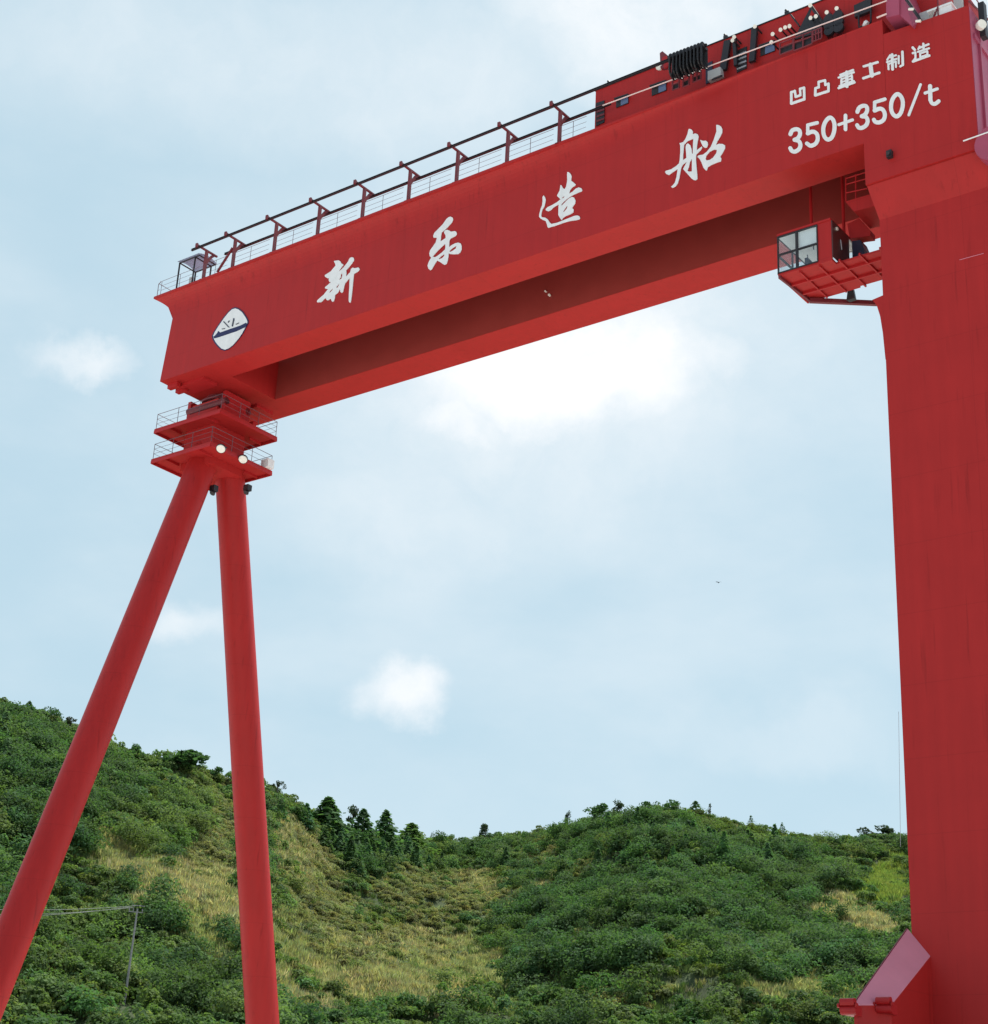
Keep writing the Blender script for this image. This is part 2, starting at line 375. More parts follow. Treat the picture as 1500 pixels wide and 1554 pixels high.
# floodlights below the upper platform and the white box on the lower one
def flood(c, dy):
    ax = Vector((-.35, -.55, -.75)).normalized()
    fl = MB().tube(c-ax*.45, c-ax*.1, .12, 16, r2=.30).tube(c-ax*.1, c+ax*.02, .33, 20).build('floodlight', DARK, crane, smooth=True)
    MB().tube(c+ax*.021, c+ax*.06, .30, 20, r2=.27).build('lens', LENS, fl, smooth=True)
    MB().bar(c-ax*.3+Vector((0, .02, .05)), c-ax*.3+Vector(dy), .07, .07).build('bracket', DARK, fl)
flood(onb(335.5, 681, 1.0), (0, .45, .1)); flood(ona(369, 697, LCa-3.2), (.45, 0, .1))
c = onz(404, 712, ZLW+.15)
MB().box(c.x-.45, c.x+.25, c.y-.3, c.y+.3, ZLW+.16, ZLW+.8).build('switch_box', WHT, crane)
for px, b in (((325, 742), 4.0), ((376, 741), 5.9)):
    c = onb(px[0], px[1], b); g = MB().box(c.x-.22, c.x+.22, c.y-.2, c.y+.2, c.z-.2, c.z+.22); g.tube(c-Vector((0, 0, .2)), c-Vector((0, .1, .38)), .14, 10, r2=.2)
    g.build('small_lamp', DARK, crane, smooth=True)

# ------------------------------------------------------------------ festoon track, posts and handrail on the deck
PB = -.30
zr = onb(600, 256.5, -1.12).z                # near track line
def upper(x): return 380 + (x-291)*(135-380)/(904-291)
posts_px = [(309, 422), (353, 405), (416, 380), (482, 356), (550, 329.5), (620, 303), (693, 274.5), (769.6, 244.5), (849, 214)]
BU, BL = PB-.82, PB+.82
zt = onb(600, upper(600), BU).z
ends_a = (onb(291, 380, BU).x, onb(905, 134.6, BU).x)
for bb, a1, a0 in ((BU, ends_a[0], onb(1073, 70, BU).x), (BL, ends_a[0]-1.6, ends_a[1]+.05)):
    g = MB(); g.box(a0, a1, bb-.07, bb+.07, zt-.07, zt-.05); g.box(a0, a1, bb-.07, bb+.07, zt+.045, zt+.065); g.box(a0, a1, bb-.02, bb+.02, zt-.05, zt+.045)
    g.build('festoon_track', DARK, crane)
post_a = []
for px in posts_px:
    p = onb(px[0], px[1], PB); a = p.x; post_a.append(a)
    g = MB().box(a-.09, a+.09, PB-.09, PB+.09, ZT, zt+.1)
    g.box(a-.07, a+.07, BU-.14, BL+.16, zt+.101, zt+.21)
    for s, e in ((1, BL), (-1, BU)):
        g.prism([(a-.05, PB+s*.09, zt-.9), (a-.05, PB+s*.09, zt-.55), (a-.05, PB+s*.45, zt+.02), (a-.05, e, zt+.1), (a-.05, PB+s*.62, zt+.1), (a-.05, PB+s*.3, zt-.25)][:4] + [(a-.05, PB+s*.55, zt-.16)], (.1, 0, 0)) if s == 1 else None
    g.box(a-.1, a+.1, PB-.3, PB+.3, ZT+.001, ZT+.04)
    g.box(a-.09, a+.09, BU-.2, BU-.08, zt-.02, zt+.26)
    g.build('festoon_post', DRED, crane)
g = MB().bar(onb(330, 413, PB), onb(353.5, 376, PB), .13, .13); g.build('festoon_brace', DRED, crane)
# handrail bays
zrail = 1.1
def rail_bay(a0, a1, first=True):
    g = MB(); hb = FL+.06
    for a in (a0, (a0+a1)/2): g.tube((a, hb, ZT), (a, hb, ZT+zrail), .018, 6)
    for hz, r in ((zrail, .016), (.72, .011), (.36, .011)): g.tube((a0, hb, ZT+hz), (a1, hb, ZT+hz), r, 6)
    g.build('handrail', RAILM, crane)
edges = [53.3] + post_a + [16.6]
for i in range(len(edges)-1): rail_bay(edges[i]-.25, edges[i+1]+.25)
g = MB(); e = onb(236, 452, FL).x
g.path([(e-.1, FL+.05, ZT), (e-.1, FL+.05, ZT+.95), (e-.35, FL+.05, ZT+1.1), (53.2, FL+.05, ZT+1.1)], .025)
g.path([(e-.1, FL+.05, ZT+.45), (53.2, FL+.05, ZT+.45)], .016)
g.path([(e-.1, FL+.05, ZT+1.0), (e-.1, 2.0, ZT+1.0)], .022); g.path([(e-.1, 2.0, ZT+1.1), (e-.1, 2.0, ZT)], .022)
g.build('handrail', RAILM, crane)
# little shelter at the end of the deck
s0 = onb(268, 438, FL+.1); s1 = onb(290.5, 428, FL+.1)
hz = onb(274, 399, FL+.1).z
g = MB()
for aa in (s0.x, s1.x-.1):
    for bb in (FL+.1, 1.0): g.tube((aa, bb, ZT), (aa, bb, hz-.0), .06, 8)
for bb in (FL+.1, 1.0): g.tube((s0.x+.05, bb, hz), (s0.x-2.0, bb, hz), .05, 8)
for aa in (s0.x, s1.x-.1, s0.x-2.0): g.tube((aa, FL+.1, hz), (aa, 1.0, hz), .05, 8)
sh = g.build('shelter_frame', DARK, crane)
g = MB(); N_ = 8
for k in range(N_):
    t0, t1 = k/N_, (k+1)/N_
    bz = lambda t: (FL-.05+t*1.75, hz+.06+.2*math.sin(math.pi*t))
    (b0, z0), (b1, z1) = bz(t0), bz(t1)
    g.add([(s0.x+.1, b0, z0), (s0.x-2.1, b0, z0), (s0.x-2.1, b1, z1), (s0.x+.1, b1, z1), (s0.x+.1, b0, z0+.03), (s0.x-2.1, b0, z0+.03), (s0.x-2.1, b1, z1+.03), (s0.x+.1, b1, z1+.03)],
          [(0, 1, 2, 3), (4, 7, 6, 5), (0, 4, 5, 1), (3, 2, 6, 7)])
g.build('shelter_roof', POLY, sh)
c = onb(291, 422, FL+.6)
MB().box(c.x-.12, c.x+.12, FL+.5, FL+.7, ZT, ZT+.9).build('control_cabinet', GREY, sh)
# pale handrail in front of the trolley house
g = MB(); h0, h1 = onb(915, 160, FL+.05), onb(1346, 1, FL+.05)
g.tube(h0, h1, .036, 8)
g.build('handrail', PALE, crane)
g = MB().tube(onb(1331, 27, FL+.05), onb(1346, 21, FL+.05), .05, 6); g.build('handrail', PALE, crane)
# small lamp box on the end block, small dome on the far web
c = onb(1352, 236); g = MB().box(c.x-.14, c.x+.14, -.24, -.0, c.z-.2, c.z+.2); g.tube((c.x, -.24, c.z-.02), (c.x, -.36, c.z-.06), .1, 10)
g.build('signal_lamp', DARK, crane)
c = onb(833, 447, 6.2); g = MB().tube((c.x, 6.2, c.z), (c.x, 6.35, c.z), .08, 10); g.build('bulkhead_lamp', LENS, crane, smooth=True); MB().tube((c.x+.3, 6.2, c.z+.35), (c.x+.3, 6.35, c.z+.35), .06, 8).build('bulkhead_lamp', LENS, crane, smooth=True)
c = onb(1475, 390, LF); MB().tube((c.x-.6, LF-.02, c.z), (c.x+.6, LF-.02, c.z+.02), .014, 6).build('weld_rib', PINK, crane)
# thin cable hanging beside the box leg
MB().tube(onb(1364, 1080, .2), onb(1367, 1285, .2), .009, 6).build('hanging_cable', GALV, crane)

# ------------------------------------------------------------------ driver's cabin
CB = 1.5
c0 = onb(1181, 416, CB); c1 = onb(1263, 394, CB); zc = c0.z; aL, aR = c0.x, c1.x
zc1 = onb(1238, 341, CB).z; far = onz(1231, 455, zc)
CBk = far.y
w_t = onb(1208, 352, CB).z; w_b = onb(1208, 407, CB).z
wr = onb(1241, 370, CB).x; wm = onb(1209.5, 370, CB).x
cab = empty('operator_cabin', (0, 0, 0)); cab.parent = crane
T = .07
g = MB()
g.box(aR, wr, CB, CB+T, zc, zc1)                                   # front wall right of the window
g.box(wr, aL, CB, CB+T, zc, w_b-.04)                               # strip below window
g.box(wr, aL, CB, CB+T, w_t+.05, zc1)
g.build('front_wall', RED, cab)
g = MB().box(aR, aL, CB-.05, CBk+.05, zc1+.001, zc1+.12); g.build('roof', RED, cab)
g = MB().box(aR+.0, aL, CB, CBk, zc-.12, zc-.002); fl_ = g.build('floor', RED, cab); MB().box(aR+.02, aL-.06, CB+.08, CBk-.08, zc-.001, zc+.02).build('bounce_floor_lining', CREAM, fl_)  # pale lining on the floor added to bounce light inside the cabin
# underside ribs
g = MB(); 
for k in range(1, 3):
    b = CB+(CBk-CB)*k/3; g.box(LA+.02, aL-.2, b-.05, b+.05, zc-.26, zc-.121)
for k in range(0, 6):
    a = LA+.4+(aL-LA-.5)*k/5; g.box(a-.04, a+.04, CB+.1, CBk-.1, zc-.24, zc-.122)
g.build('floor_rib', RED2, cab)
# back wall (with window) and interior
zm = zc1-.12
g = MB(); g.box(aR, aL, CBk-T, CBk, zm, zc1); g.box(aR, aR+.12, CBk-T, CBk, zc, zm-.001); g.box(aR+.121, aL, CBk-T, CBk, zc, zc+.25)
g.box((aR+aL)/2-.04, (aR+aL)/2+.04, CBk-T, CBk, zc+.251, zm-.001); g.build('back_wall', CREAM, cab)
g = MB().box(aR+.01, aL-.01, CB+.08, CBk-.08, zc1-.08, zc1-.002); g.build('ceiling_lining', CREAM, cab)
fr = MB(); ft = .06
def frame(poly_b, a0, a1, z0, z1):
    fr.box(a0-ft/2, a0+ft/2, poly_b-.04, poly_b+.06, z0, z1); fr.box(a1-ft/2, a1+ft/2, poly_b-.04, poly_b+.06, z0, z1)
    fr.box(a0, a1, poly_b-.038, poly_b+.058, z0-ft/2, z0+ft/2); fr.box(a0, a1, poly_b-.038, poly_b+.058, z1-ft/2, z1+ft/2)
frame(CB-.01, wr, aL-.03, w_b, w_t)
wz = (w_b+w_t)/2
fr.box(wm-.065, wm+.065, CB-.047, CB+.067, w_b, w_t); fr.box(wr, aL, CB-.045, CB+.065, wz-.04, wz+.04)
# end window frame on the left side
fr.box(aL-.05, aL+.03, CBk-.1, CBk+.02, zc, zc1); fr.box(aL-.05, aL+.031, CB, CBk, zc-.02, zc+.09); fr.box(aL-.05, aL+.03, CB, CBk, zc1-.08, zc1)
fr.box(aL-.05, aL+.029, CB, CBk, wz-.05, wz+.05); fr.box(aL-.048, aL+.028, (CB+CBk)/2-.05, (CB+CBk)/2+.05, zc, zc1)
wf = fr.build('window_frame', DARK, cab)
for z0, z1 in ((w_b, wz), (wz, w_t)):
    for a0, a1 in ((wr, wm), (wm, aL)):
        MB().box(a0, a1, CB+.005, CB+.015, z0, z1).build('pane', GLASS, wf)
MB().box(aL-.012, aL-.004, CB+.02, CBk-.02, zc+.05, zc1-.05).build('pane', GLASS, wf)
MB().box(aR+.13, aL-.1, CBk-.04, CBk-.03, zc+.26, zm-.01).build('pane', GLASS, wf)
# seat, console, and posts inside
sa = wr+.45
g = MB().box(sa-.3, sa+.3, CB+1.0, CB+1.6, zc+.42, zc+.56); g.hexa([(sa-.3, CB+1.55, zc+.5), (sa+.3, CB+1.55, zc+.5), (sa+.3, CB+1.7, zc+.5), (sa-.3, CB+1.7, zc+.5)], [(sa-.24, CB+1.72, zc+1.3), (sa+.24, CB+1.72, zc+1.3), (sa+.24, CB+1.85, zc+1.3), (sa-.24, CB+1.85, zc+1.3)])
g.tube((sa, CB+1.3, zc), (sa, CB+1.3, zc+.42), .09, 10); g.build('driver_seat', NAVYD, cab)
g = MB().box(sa-.55, sa-.38, CB+.5, CB+1.5, zc, zc+.95); g.box(sa+.38, sa+.55, CB+.5, CB+1.5, zc, zc+.8); g.tube((sa+.46, CB+.7, zc+.8), (sa+.46, CB+.65, zc+1.05), .025, 8); g.build('control_console', NAVYD, cab)
g = MB().tube((sa-.1, CB+.25, zc1-.1), (sa-.1, CB+.25, zc+1.0), .03, 8); g.tube((sa-.1, CB+.25, zc1-.55), (sa+.25, CB+.25, zc1-.75), .025, 8).tube((sa-.1, CB+.25, zc1-.55), (sa-.45, CB+.25, zc1-.75), .025, 8); g.build('fan_stand', DARK, cab)
g = MB().box(wr+.02, wm-.1, CB+.10, CB+.12, wz+.08, w_t-.02); g.build('brightening_panel', CREAM, cab)  # added pale panel that makes the upper pane look bright
# side door panel, orange panel, walkway floor toward the leg
g = MB().box(aR-.06, aR-.002, CB+.02, CB+2.0, zc+.12, zc1); dr = g.build('door', BROWN, cab)
MB().tube((aR-.07, CB+.5, zc1-.3), (aR-.14, CB+.5, zc1-.3), .1, 12).build('door_lamp', LENS, dr, smooth=True)
MB().tube((aR-.1, CB+.9, zc+1.5), (aR-.1, CB+1.0, zc+.95), .03, 8).build('handle', GALV, dr)
g = MB().box(LA+.02, aR-.001, CB+.5, CBk-.15, zc-.119, zc-.003); g.build('walkway_floor', RED, cab)
g = MB()
o1 = [onb(1286, 340, CB+2.2), onb(1304, 331, CB+2.2), onb(1321, 350, CB+2.2), onb(1321, 358, CB+2.2), onb(1290, 362, CB+2.2)]
g.prism(o1, (0, .6, 0)); g.build('duct_cover', RED, cab)
g = MB()
o1 = [onb(1293, 366, CB+2.1), onb(1306, 364, CB+2.1), onb(1312, 378, CB+2.1), onb(1312, 390, CB+2.1), onb(1294, 392, CB+2.1)]
g.prism(o1, (0, .8, 0)); g.build('cooling_unit', NAVYD, cab)
g = MB()
for b_ in (CBk-.2,):
    for k in range(4): g.tube((LA+.1+k*.5, b_, zc), (LA+.1+k*.5, b_, zc+1.1), .025, 6)
    for hh in (.4, .75, 1.1): g.tube((LA+.05, b_, zc+hh), (aR, b_, zc+hh), .02, 6)
g.build('walkway_railing', GALV, cab)
# lower beam and strut at the back
g = MB().bar(onz(1229, 456, zc-.3), onz(1345, 461, zc-.3), .22, .24); g.bar(onz(1183, 420, zc-.2), onz(1231, 457, zc-.2), .12, .18)
g.build('support_beam', DRED, cab)
c = onz(1291, 445, zc-.1); MB().hexa([(c.x-.25, c.y, c.z-.35), (c.x+.25, c.y, c.z-.35), (c.x+.2, c.y+.3, c.z-.35), (c.x-.2, c.y+.3, c.z-.35)], [(c.x-.15, c.y, c.z+.3), (c.x+.15, c.y, c.z+.3), (c.x+.1, c.y+.3, c.z+.3), (c.x-.1, c.y+.3, c.z+.3)]).build('hook_block', DARK, cab)
for aa in (aL-.6, aR+.6):
    MB().tube((aa, CBk-.5, zc1+.1), (aa, CBk-.5, ZB+3), .09, 8).build('hanger', RED2, cab)

# ------------------------------------------------------------------ lettering and emblem on the near web
GIR = girder
def crop(o, s): return lambda p: (o[0]+p[0]*s, o[1]+p[1]*s)
def glyph(name, loops, cr, m=WHT, off=-.012, thick=.03, label=None, parent=None):
    """loops: list of [outer, holes...]"""
    mb = MB()
    for lp in loops: flat(mb, [[onb(*cr(p), off) for p in l] for l in lp], thick)
    o = mb.build(name, m, parent or GIR)
    if label: o['label'] = label
    return o
xin = [[[(470,282),(590,262),(640,290),(668,342),(728,380),(690,425),(597,553),(640,530),(720,455),(790,370),(850,290),(870,230),(905,195),(945,182),(985,195),(1003,235),(995,275),(950,340),(880,430),(795,525),(803,600),(790,690),(900,575),(920,490),(970,455),(1020,472),(1045,465),(1110,450),(1150,490),(1130,535),(1060,585),(1000,620),(990,690),(970,900),(945,1150),(920,1330),(905,1375),(870,1360),(862,1300),(865,1150),(878,950),(885,725),(830,790),(765,870),(745,940),(715,1080),(680,1120),(645,1090),(628,1010),(610,1060),(580,1110),(505,1170),(495,1250),(470,1335),(435,1350),(408,1320),(400,1278),(370,1275),(330,1310),(285,1305),(258,1260),(240,1260),(140,1360),(35,1362),(30,1330),(60,1290),(200,1170),(320,1020),(290,1012),(245,1000),(240,970),(300,920),(400,832),(360,835),(335,780),(345,735),(300,730),(240,690),(232,655),(270,630),(390,555),(450,480),(520,400),(500,340)],
  [(605,778),(655,700),(655,640),(690,590),(690,680),(668,750)],[(540,985),(545,950),(620,870),(600,920),(565,985)],[(352,1105),(380,1060),(450,1000),(440,1035),(372,1110)]]]
le = [[[(690,140),(740,165),(752,215),(720,280),(640,370),(560,450),(480,515),(465,600),(465,660),(452,726),(575,645),(575,590),(560,560),(535,515),(560,465),(610,450),(660,470),(700,492),(740,490),(790,480),(825,500),(840,550),(810,595),(740,630),(690,660),(668,690),(660,760),(655,860),(720,810),(800,770),(870,752),(930,775),(950,830),(950,910),(920,985),(870,1022),(760,1028),(670,1020),(645,1000),(640,1080),(625,1170),(600,1250),(555,1278),(520,1265),(450,1215),(375,1175),(330,1240),(290,1310),(250,1380),(215,1405),(170,1370),(150,1300),(165,1240),(190,1180),(235,1110),(200,1070),(190,1010),(210,930),(270,850),(340,750),(370,640),(290,635),(280,590),(310,520),(390,440),(500,330),(590,200),(640,155)],
  [(268,1082),(400,930),(565,780),(570,850),(560,915),(480,990),(380,1065),(330,1098)],[(408,1142),(460,1080),(548,1020),(540,1070),(490,1120),(430,1143)],[(662,955),(740,880),(832,826),(815,890),(750,940),(682,973)]]]
zao = [[[(240,650),(275,690),(293,750),(280,840),(260,910),(215,980),(195,1050),(185,1130),(200,1165),(280,1175),(340,1215),(380,1280),(430,1325),(560,1295),(700,1240),(850,1180),(960,1135),(1030,1122),(1085,1140),(1105,1185),(1080,1220),(1000,1235),(860,1255),(700,1300),(540,1360),(420,1395),(360,1415),(335,1395),(320,1330),(295,1255),(220,1225),(165,1190),(135,1150),(145,1080),(170,980),(205,890),(220,790),(218,690)]],
 [[(800,100),(840,105),(885,150),(903,200),(890,300),(950,345),(1000,390),(985,420),(920,460),(870,520),(845,610),(930,560),(1000,490),(1070,462),(1130,480),(1155,525),(1140,555),(1050,590),(920,650),(800,730),(720,800),(665,860),(665,895),(740,820),(830,730),(910,685),(960,700),(995,770),(985,840),(915,940),(950,985),(945,1050),(880,1090),(760,1140),(700,1180),(670,1230),(625,1180),(590,1110),(592,1000),(598,860),(480,930),(410,1000),(350,1025),(300,1005),(290,975),(340,925),(440,880),(560,810),(640,745),(620,720),(560,665),(570,630),(620,540),(640,410),(660,405),(700,480),(740,500),(775,440),(800,300),(797,180)],
  [(660,725),(700,682),(750,674),(705,712)],[(702,1038),(760,940),(813,884),(790,960),(722,1043)]]]
chuan = [[[(640,215),(690,235),(712,275),(705,330),(760,310),(810,330),(830,375),(810,480),(795,580),(790,660),(870,600),(895,580),(905,605),(870,660),(780,750),(775,850),(785,1000),(800,1150),(805,1250),(770,1280),(730,1275),(680,1240),(600,1150),(508,1048),(560,950),(590,890),(500,960),(470,1020),(450,1120),(430,1240),(400,1340),(350,1410),(290,1435),(258,1415),(290,1390),(340,1330),(370,1220),(390,1100),(395,1045),(330,1090),(270,1130),(215,1172),(160,1150),(135,1110),(150,1085),(260,1055),(360,990),(425,930),(440,850),(450,700),(450,560),(435,515),(510,490),(560,420),(600,320),(620,230)],
  [(530,545),(600,470),(722,417),(715,520),(708,735),(690,720),(685,640),(660,560),(610,515),(575,540),(560,600),(570,700),(578,818),(507,863),(510,750)],[(693,835),(690,1098),(640,1103),(595,1083),(630,1000),(650,900)]],
 [[(860,445),(920,465),(980,462),(1015,490),(1025,540),(1000,600),(960,610),(920,580),(885,510)]],
 [[(1195,135),(1235,135),(1290,165),(1320,220),(1315,300),(1270,390),(1220,470),(1187,553),(1250,525),(1330,530),(1375,560),(1378,610),(1340,690),(1275,790),(1300,830),(1290,890),(1220,910),(1100,960),(1020,1010),(1000,1075),(975,1075),(930,1020),(890,910),(850,840),(805,795),(830,765),(920,750),(1000,690),(1080,590),(1140,450),(1200,270),(1195,190)],
  [(970,840),(990,770),(1060,690),(1150,645),(1210,650),(1195,720),(1130,810),(1060,860),(1000,870)]]]
glyph('large_character', xin, crop((480, 380), .05793), label='white brush-script character nearest the emblem')
glyph('large_character', le, crop((640, 320), .06433), label='white brush-script character, second from the emblem')
glyph('large_character', zao, crop((810, 255), .06435), label='white brush-script character, third from the emblem')
glyph('large_character', chuan, crop((1000, 180), .07333), label='white brush-script character nearest the load figures')
ec = crop((310, 455), .05468)
eo = [(870,240),(960,270),(1060,350),(1150,480),(1200,580),(1205,650),(1150,760),(1060,930),(950,1090),(800,1260),(680,1350),(580,1385),(480,1350),(390,1260),(320,1170),(275,1080),(258,1000),(300,900),(400,740),(550,520),(680,360),(780,265)]
cxm, cym = 730, 815
ring_ = [(cxm+(x-cxm)*1.075, cym+(y-cym)*1.055) for x, y in eo]
em = glyph('emblem', [[eo]], ec, WHT, off=-.05, thick=.02)
glyph('emblem_border', [[ring_]], ec, NAVY, off=-.01, thick=.03, parent=em)
glyph('emblem_band', [[[(262,1022),(300,1000),(370,920),(395,860),(450,910),(700,820),(1000,720),(1160,640),(1200,660),(1150,757),(900,875),(760,920),(440,1030),(285,1072)]]], ec, NAVY, off=-.072, thick=.015, parent=em)
def seg_poly(p, q, w, n=6):
    p, q = Vector(p).to_2d(), Vector(q).to_2d(); t = (q-p); t = t.normalized() if t.length > 1e-6 else Vector((1, 0))
    a0 = math.atan2(t.y, t.x); out = []
    for k in range(n+1): a = a0+math.pi/2+math.pi*k/n; out.append((p.x+math.cos(a)*w/2, p.y+math.sin(a)*w/2))
    for k in range(n+1): a = a0-math.pi/2+math.pi*k/n; out.append((q.x+math.cos(a)*w/2, q.y+math.sin(a)*w/2))
    return out
def smooth_line(pts, closed):
    n_ = len(pts); P_ = [Vector(p) for p in pts]; out = []
    if n_ < 4: return P_
    last = n_-1
    for i in range(last):
        p1, p2 = P_[i], P_[i+1]
        p0 = P_[i-1] if i else (P_[-2] if closed else p1*2-p2); p3 = P_[i+2] if i+2 < n_ else (P_[1] if closed else p2*2-p1)
        for k in range(6):
            t = k/6; out.append(.5*((2*p1)+(p2-p0)*t+(2*p0-5*p1+4*p2-p3)*t*t+(3*p1-p0-3*p2+p3)*t**3))
    return out if closed else out+[P_[-1]]
def stroke_loops(pts, w):
    closed = len(pts) > 3 and pts[0] == pts[-1]; L_ = smooth_line(pts, closed); n_ = len(L_); lf, rg = [], []
    for i in range(n_):
        a, b = (L_[i-1], L_[(i+1) % n_]) if closed else (L_[max(i-1, 0)], L_[min(i+1, n_-1)])
        t = (b-a).normalized(); nn = Vector((-t.y, t.x)); lf.append(L_[i]+nn*w/2); rg.append(L_[i]-nn*w/2)
    if closed:
        area = lambda q: abs(sum(q[i-1].x*q[i].y-q[i].x*q[i-1].y for i in range(len(q))))
        return [lf, rg] if area(lf) > area(rg) else [rg, lf]
    def cap(c, fr, to):
        a0 = math.atan2(fr.y-c.y, fr.x-c.x); return [c+Vector((math.cos(a0-math.pi*k/8), math.sin(a0-math.pi*k/8)))*w/2 for k in range(1, 8)]
    return [lf+cap(L_[-1], lf[-1], rg[-1])+rg[::-1]+cap(L_[0], rg[0], lf[0])]
def strokes(name, sts, cr, m=WHT, off=-.012, parent=None, label=None):
    mb = MB()
    for k, (pts, w) in enumerate(sts):
        flat(mb, [[onb(*cr(p), off-.0035*k) for p in l] for l in stroke_loops(pts, w)], .02)
    o = mb.build(name, m, parent or GIR)
    if label: o['label'] = label
    return o
strokes('emblem_mark', [([(550,610),(690,760)], 30), ([(828,530),(790,725)], 38), ([(505,812),(575,795)], 20), ([(672,622),(700,588)], 26), ([(890,680),(962,645)], 20)], ec, INK, off=-.072, parent=em)
tc = crop((1185, 50), .17)
small = dict(
 concave=[([(96,530),(96,630)],20),([(96,632),(212,592)],20),([(212,592),(210,490)],20),([(96,530),(130,520)],18),([(128,518),(135,572)],18),([(135,572),(178,556)],18),([(178,556),(174,500)],18),([(174,500),(210,490)],18)],
 convex=[([(310,558),(428,520)],20),([(310,558),(312,495)],20),([(312,495),(342,485)],18),([(342,485),(340,440)],18),([(340,438),(398,424)],18),([(398,424),(400,466)],18),([(400,464),(428,455)],18),([(428,455),(428,520)],20)],
 heavy=[([(535,376),(648,332)],17),([(518,400),(655,352)],15),([(545,412),(543,468)],17),([(636,380),(640,432)],17),([(545,414),(636,382)],13),([(545,441),(636,408)],13),([(543,466),(640,432)],13),([(592,352),(592,478)],26),([(525,476),(655,430)],14),([(518,494),(662,442)],17)],
 work=[([(742,300),(868,262)],18),([(803,285),(815,382)],32),([(738,406),(882,356)],19)],
 make=[([(978,200),(952,242)],14),([(965,222),(1032,200)],14),([(950,262),(1036,232)],15),([(962,278),(965,325)],15),([(962,280),(1030,256)],14),([(1030,256),(1030,305)],15),([(996,195),(1000,325)],22),([(1055,208),(1055,272)],16),([(1088,170),(1092,285)],20),([(1092,287),(1068,300)],16)],
 build=[([(1180,132),(1198,152)],20),([(1180,182),(1204,174)],16),([(1204,176),(1205,224)],16),([(1205,226),(1182,256)],16),([(1182,256),(1328,203)],18),([(1242,122),(1230,146)],15),([(1234,138),(1322,102)],16),([(1275,98),(1278,150)],18),([(1226,170),(1326,138)],15),([(1246,184),(1310,164)],14),([(1310,164),(1312,194)],16),([(1248,216),(1312,196)],14),([(1246,184),(1248,216)],16)])
for k in small: strokes('small_character', [(p, w*1.14) for p, w in small[k]], tc)
W = 33
digits = [
 [([(88,905),(105,872),(140,860),(168,872),(174,905),(155,940),(125,955)],W),([(125,955),(162,966),(178,1000),(165,1038),(130,1060),(102,1054),(87,1030)],W)],
 [([(328,803),(243,824)],28),([(243,824),(243,898)],27),([(243,898),(285,882),(322,900),(332,945),(314,988),(270,1008),(236,988)],W)],
 [([(440,757),(468,775),(482,820),(478,880),(458,932),(425,953),(396,932),(382,885),(386,830),(408,783),(440,757)],W)],
 [([(520,820),(643,777)],24),([(580,738),(580,862)],30)],
 [([(686,705),(702,670),(735,652),(765,657),(774,690),(755,728),(725,745)],W),([(725,745),(763,752),(778,786),(764,824),(730,847),(700,847),(684,825)],W)],
 [([(932,592),(840,620)],28),([(840,620),(840,694)],27),([(840,694),(885,677),(918,692),(932,735),(918,778),(880,800),(846,794),(834,776)],W)],
 [([(1045,547),(1074,567),(1091,612),(1088,670),(1068,723),(1035,746),(1003,724),(987,675),(993,612),(1016,567),(1045,547)],W)],
 [([(1250,462),(1145,733)],22)],
 [([(1335,476),(1338,600)],34),([(1338,600),(1352,628),(1380,634),(1412,610)],31),([(1290,538),(1400,500)],24)]]
for d_ in digits: strokes('load_figure', [(p, w*1.08) for p, w in d_], tc)

# ================================================================== hoist trolley on top of the girders
HB = 1.3
trol = empty('hoist_trolley', ROOT, RZ, 'long red hoist trolley house riding on top of the girders behind a pale handrail', 'trolley')
h0 = onb(904.5, 136.5, HB); h1 = onb(1420, -66, HB)
zh = (onb(1150, 40.5, HB).z)
MB().box(h1.x, h0.x, HB, 7.2, ZT+.012, zh).build('trolley_house', RED, trol)
g = MB().box(h1.x, h0.x+.06, HB-.06, 7.26, zh+.001, zh+.06); g.build('roof_edge', DARK, trol)
HF = HB-.002
def panel(name, px, m, b=HF, th=.06, parent=trol):
    return MB().prism([onb(x, y, b) for x, y in px], (0, -th, 0)).build(name, m, parent)
# louvre at the left end
lv = panel('louvre', [(905.5, 157), (918, 153), (918, 186), (905.5, 192)], DARK)
g = MB()
for k in range(4):
    y = 163+k*7; g.bar(onb(906, y, HF-.07), onb(917.5, y-4, HF-.07), .05, .12)
g.build('slat', DRED, lv)
def window(x0, y0, x1, y1, split):
    s = -.37
    fr_ = panel('window', [(x0, y0), (x1, y0+(x1-x0)*s), (x1, y1+(x1-x0)*s), (x0, y1)], DARK)
    xs = x0+(x1-x0)*split
    panel('pane', [(xs, y0+2+(xs-x0)*s), (x1-1, y0+2+(x1-x0)*s), (x1-1, y1-1.2+(x1-x0)*s), (xs, y1-1.2+(xs-x0)*s)], BLUEG, HF-.061, .02, fr_)
    panel('hood', [(x0-1, y0-.5), (x1+1.5, y0-.5+(x1-x0)*s), (x1+1.5, y0+1.2+(x1-x0)*s), (x0-1, y0+1.4)], DARK, HF-.062, .22, fr_)
window(936, 152, 954.5, 164, .35); window(990, 132.5, 1012, 146, .45); window(1155, 72, 1177, 86, .3)
panel('control_panel', [(1072, 98), (1082, 93), (1082, 124), (1072, 128)], NAVYD)
ac = panel('air_conditioner', [(1079, 113), (1098, 106), (1099, 118), (1079, 127)], GREY, HF-.3, .35)
panel('grille', [(1081, 120), (1097, 113.5), (1097, 116), (1081, 122.5)], DARK, HF-.651, .02, ac)
lv = panel('louvre', [(1118, 78), (1134, 71), (1134, 104), (1119, 111)], DARK)
g = MB()
for k in range(4): g.bar(onb(1119, 84+k*7, HF-.07), onb(1133, 78.5+k*7, HF-.07), .05, .1)
g.build('slat', GALV, lv)
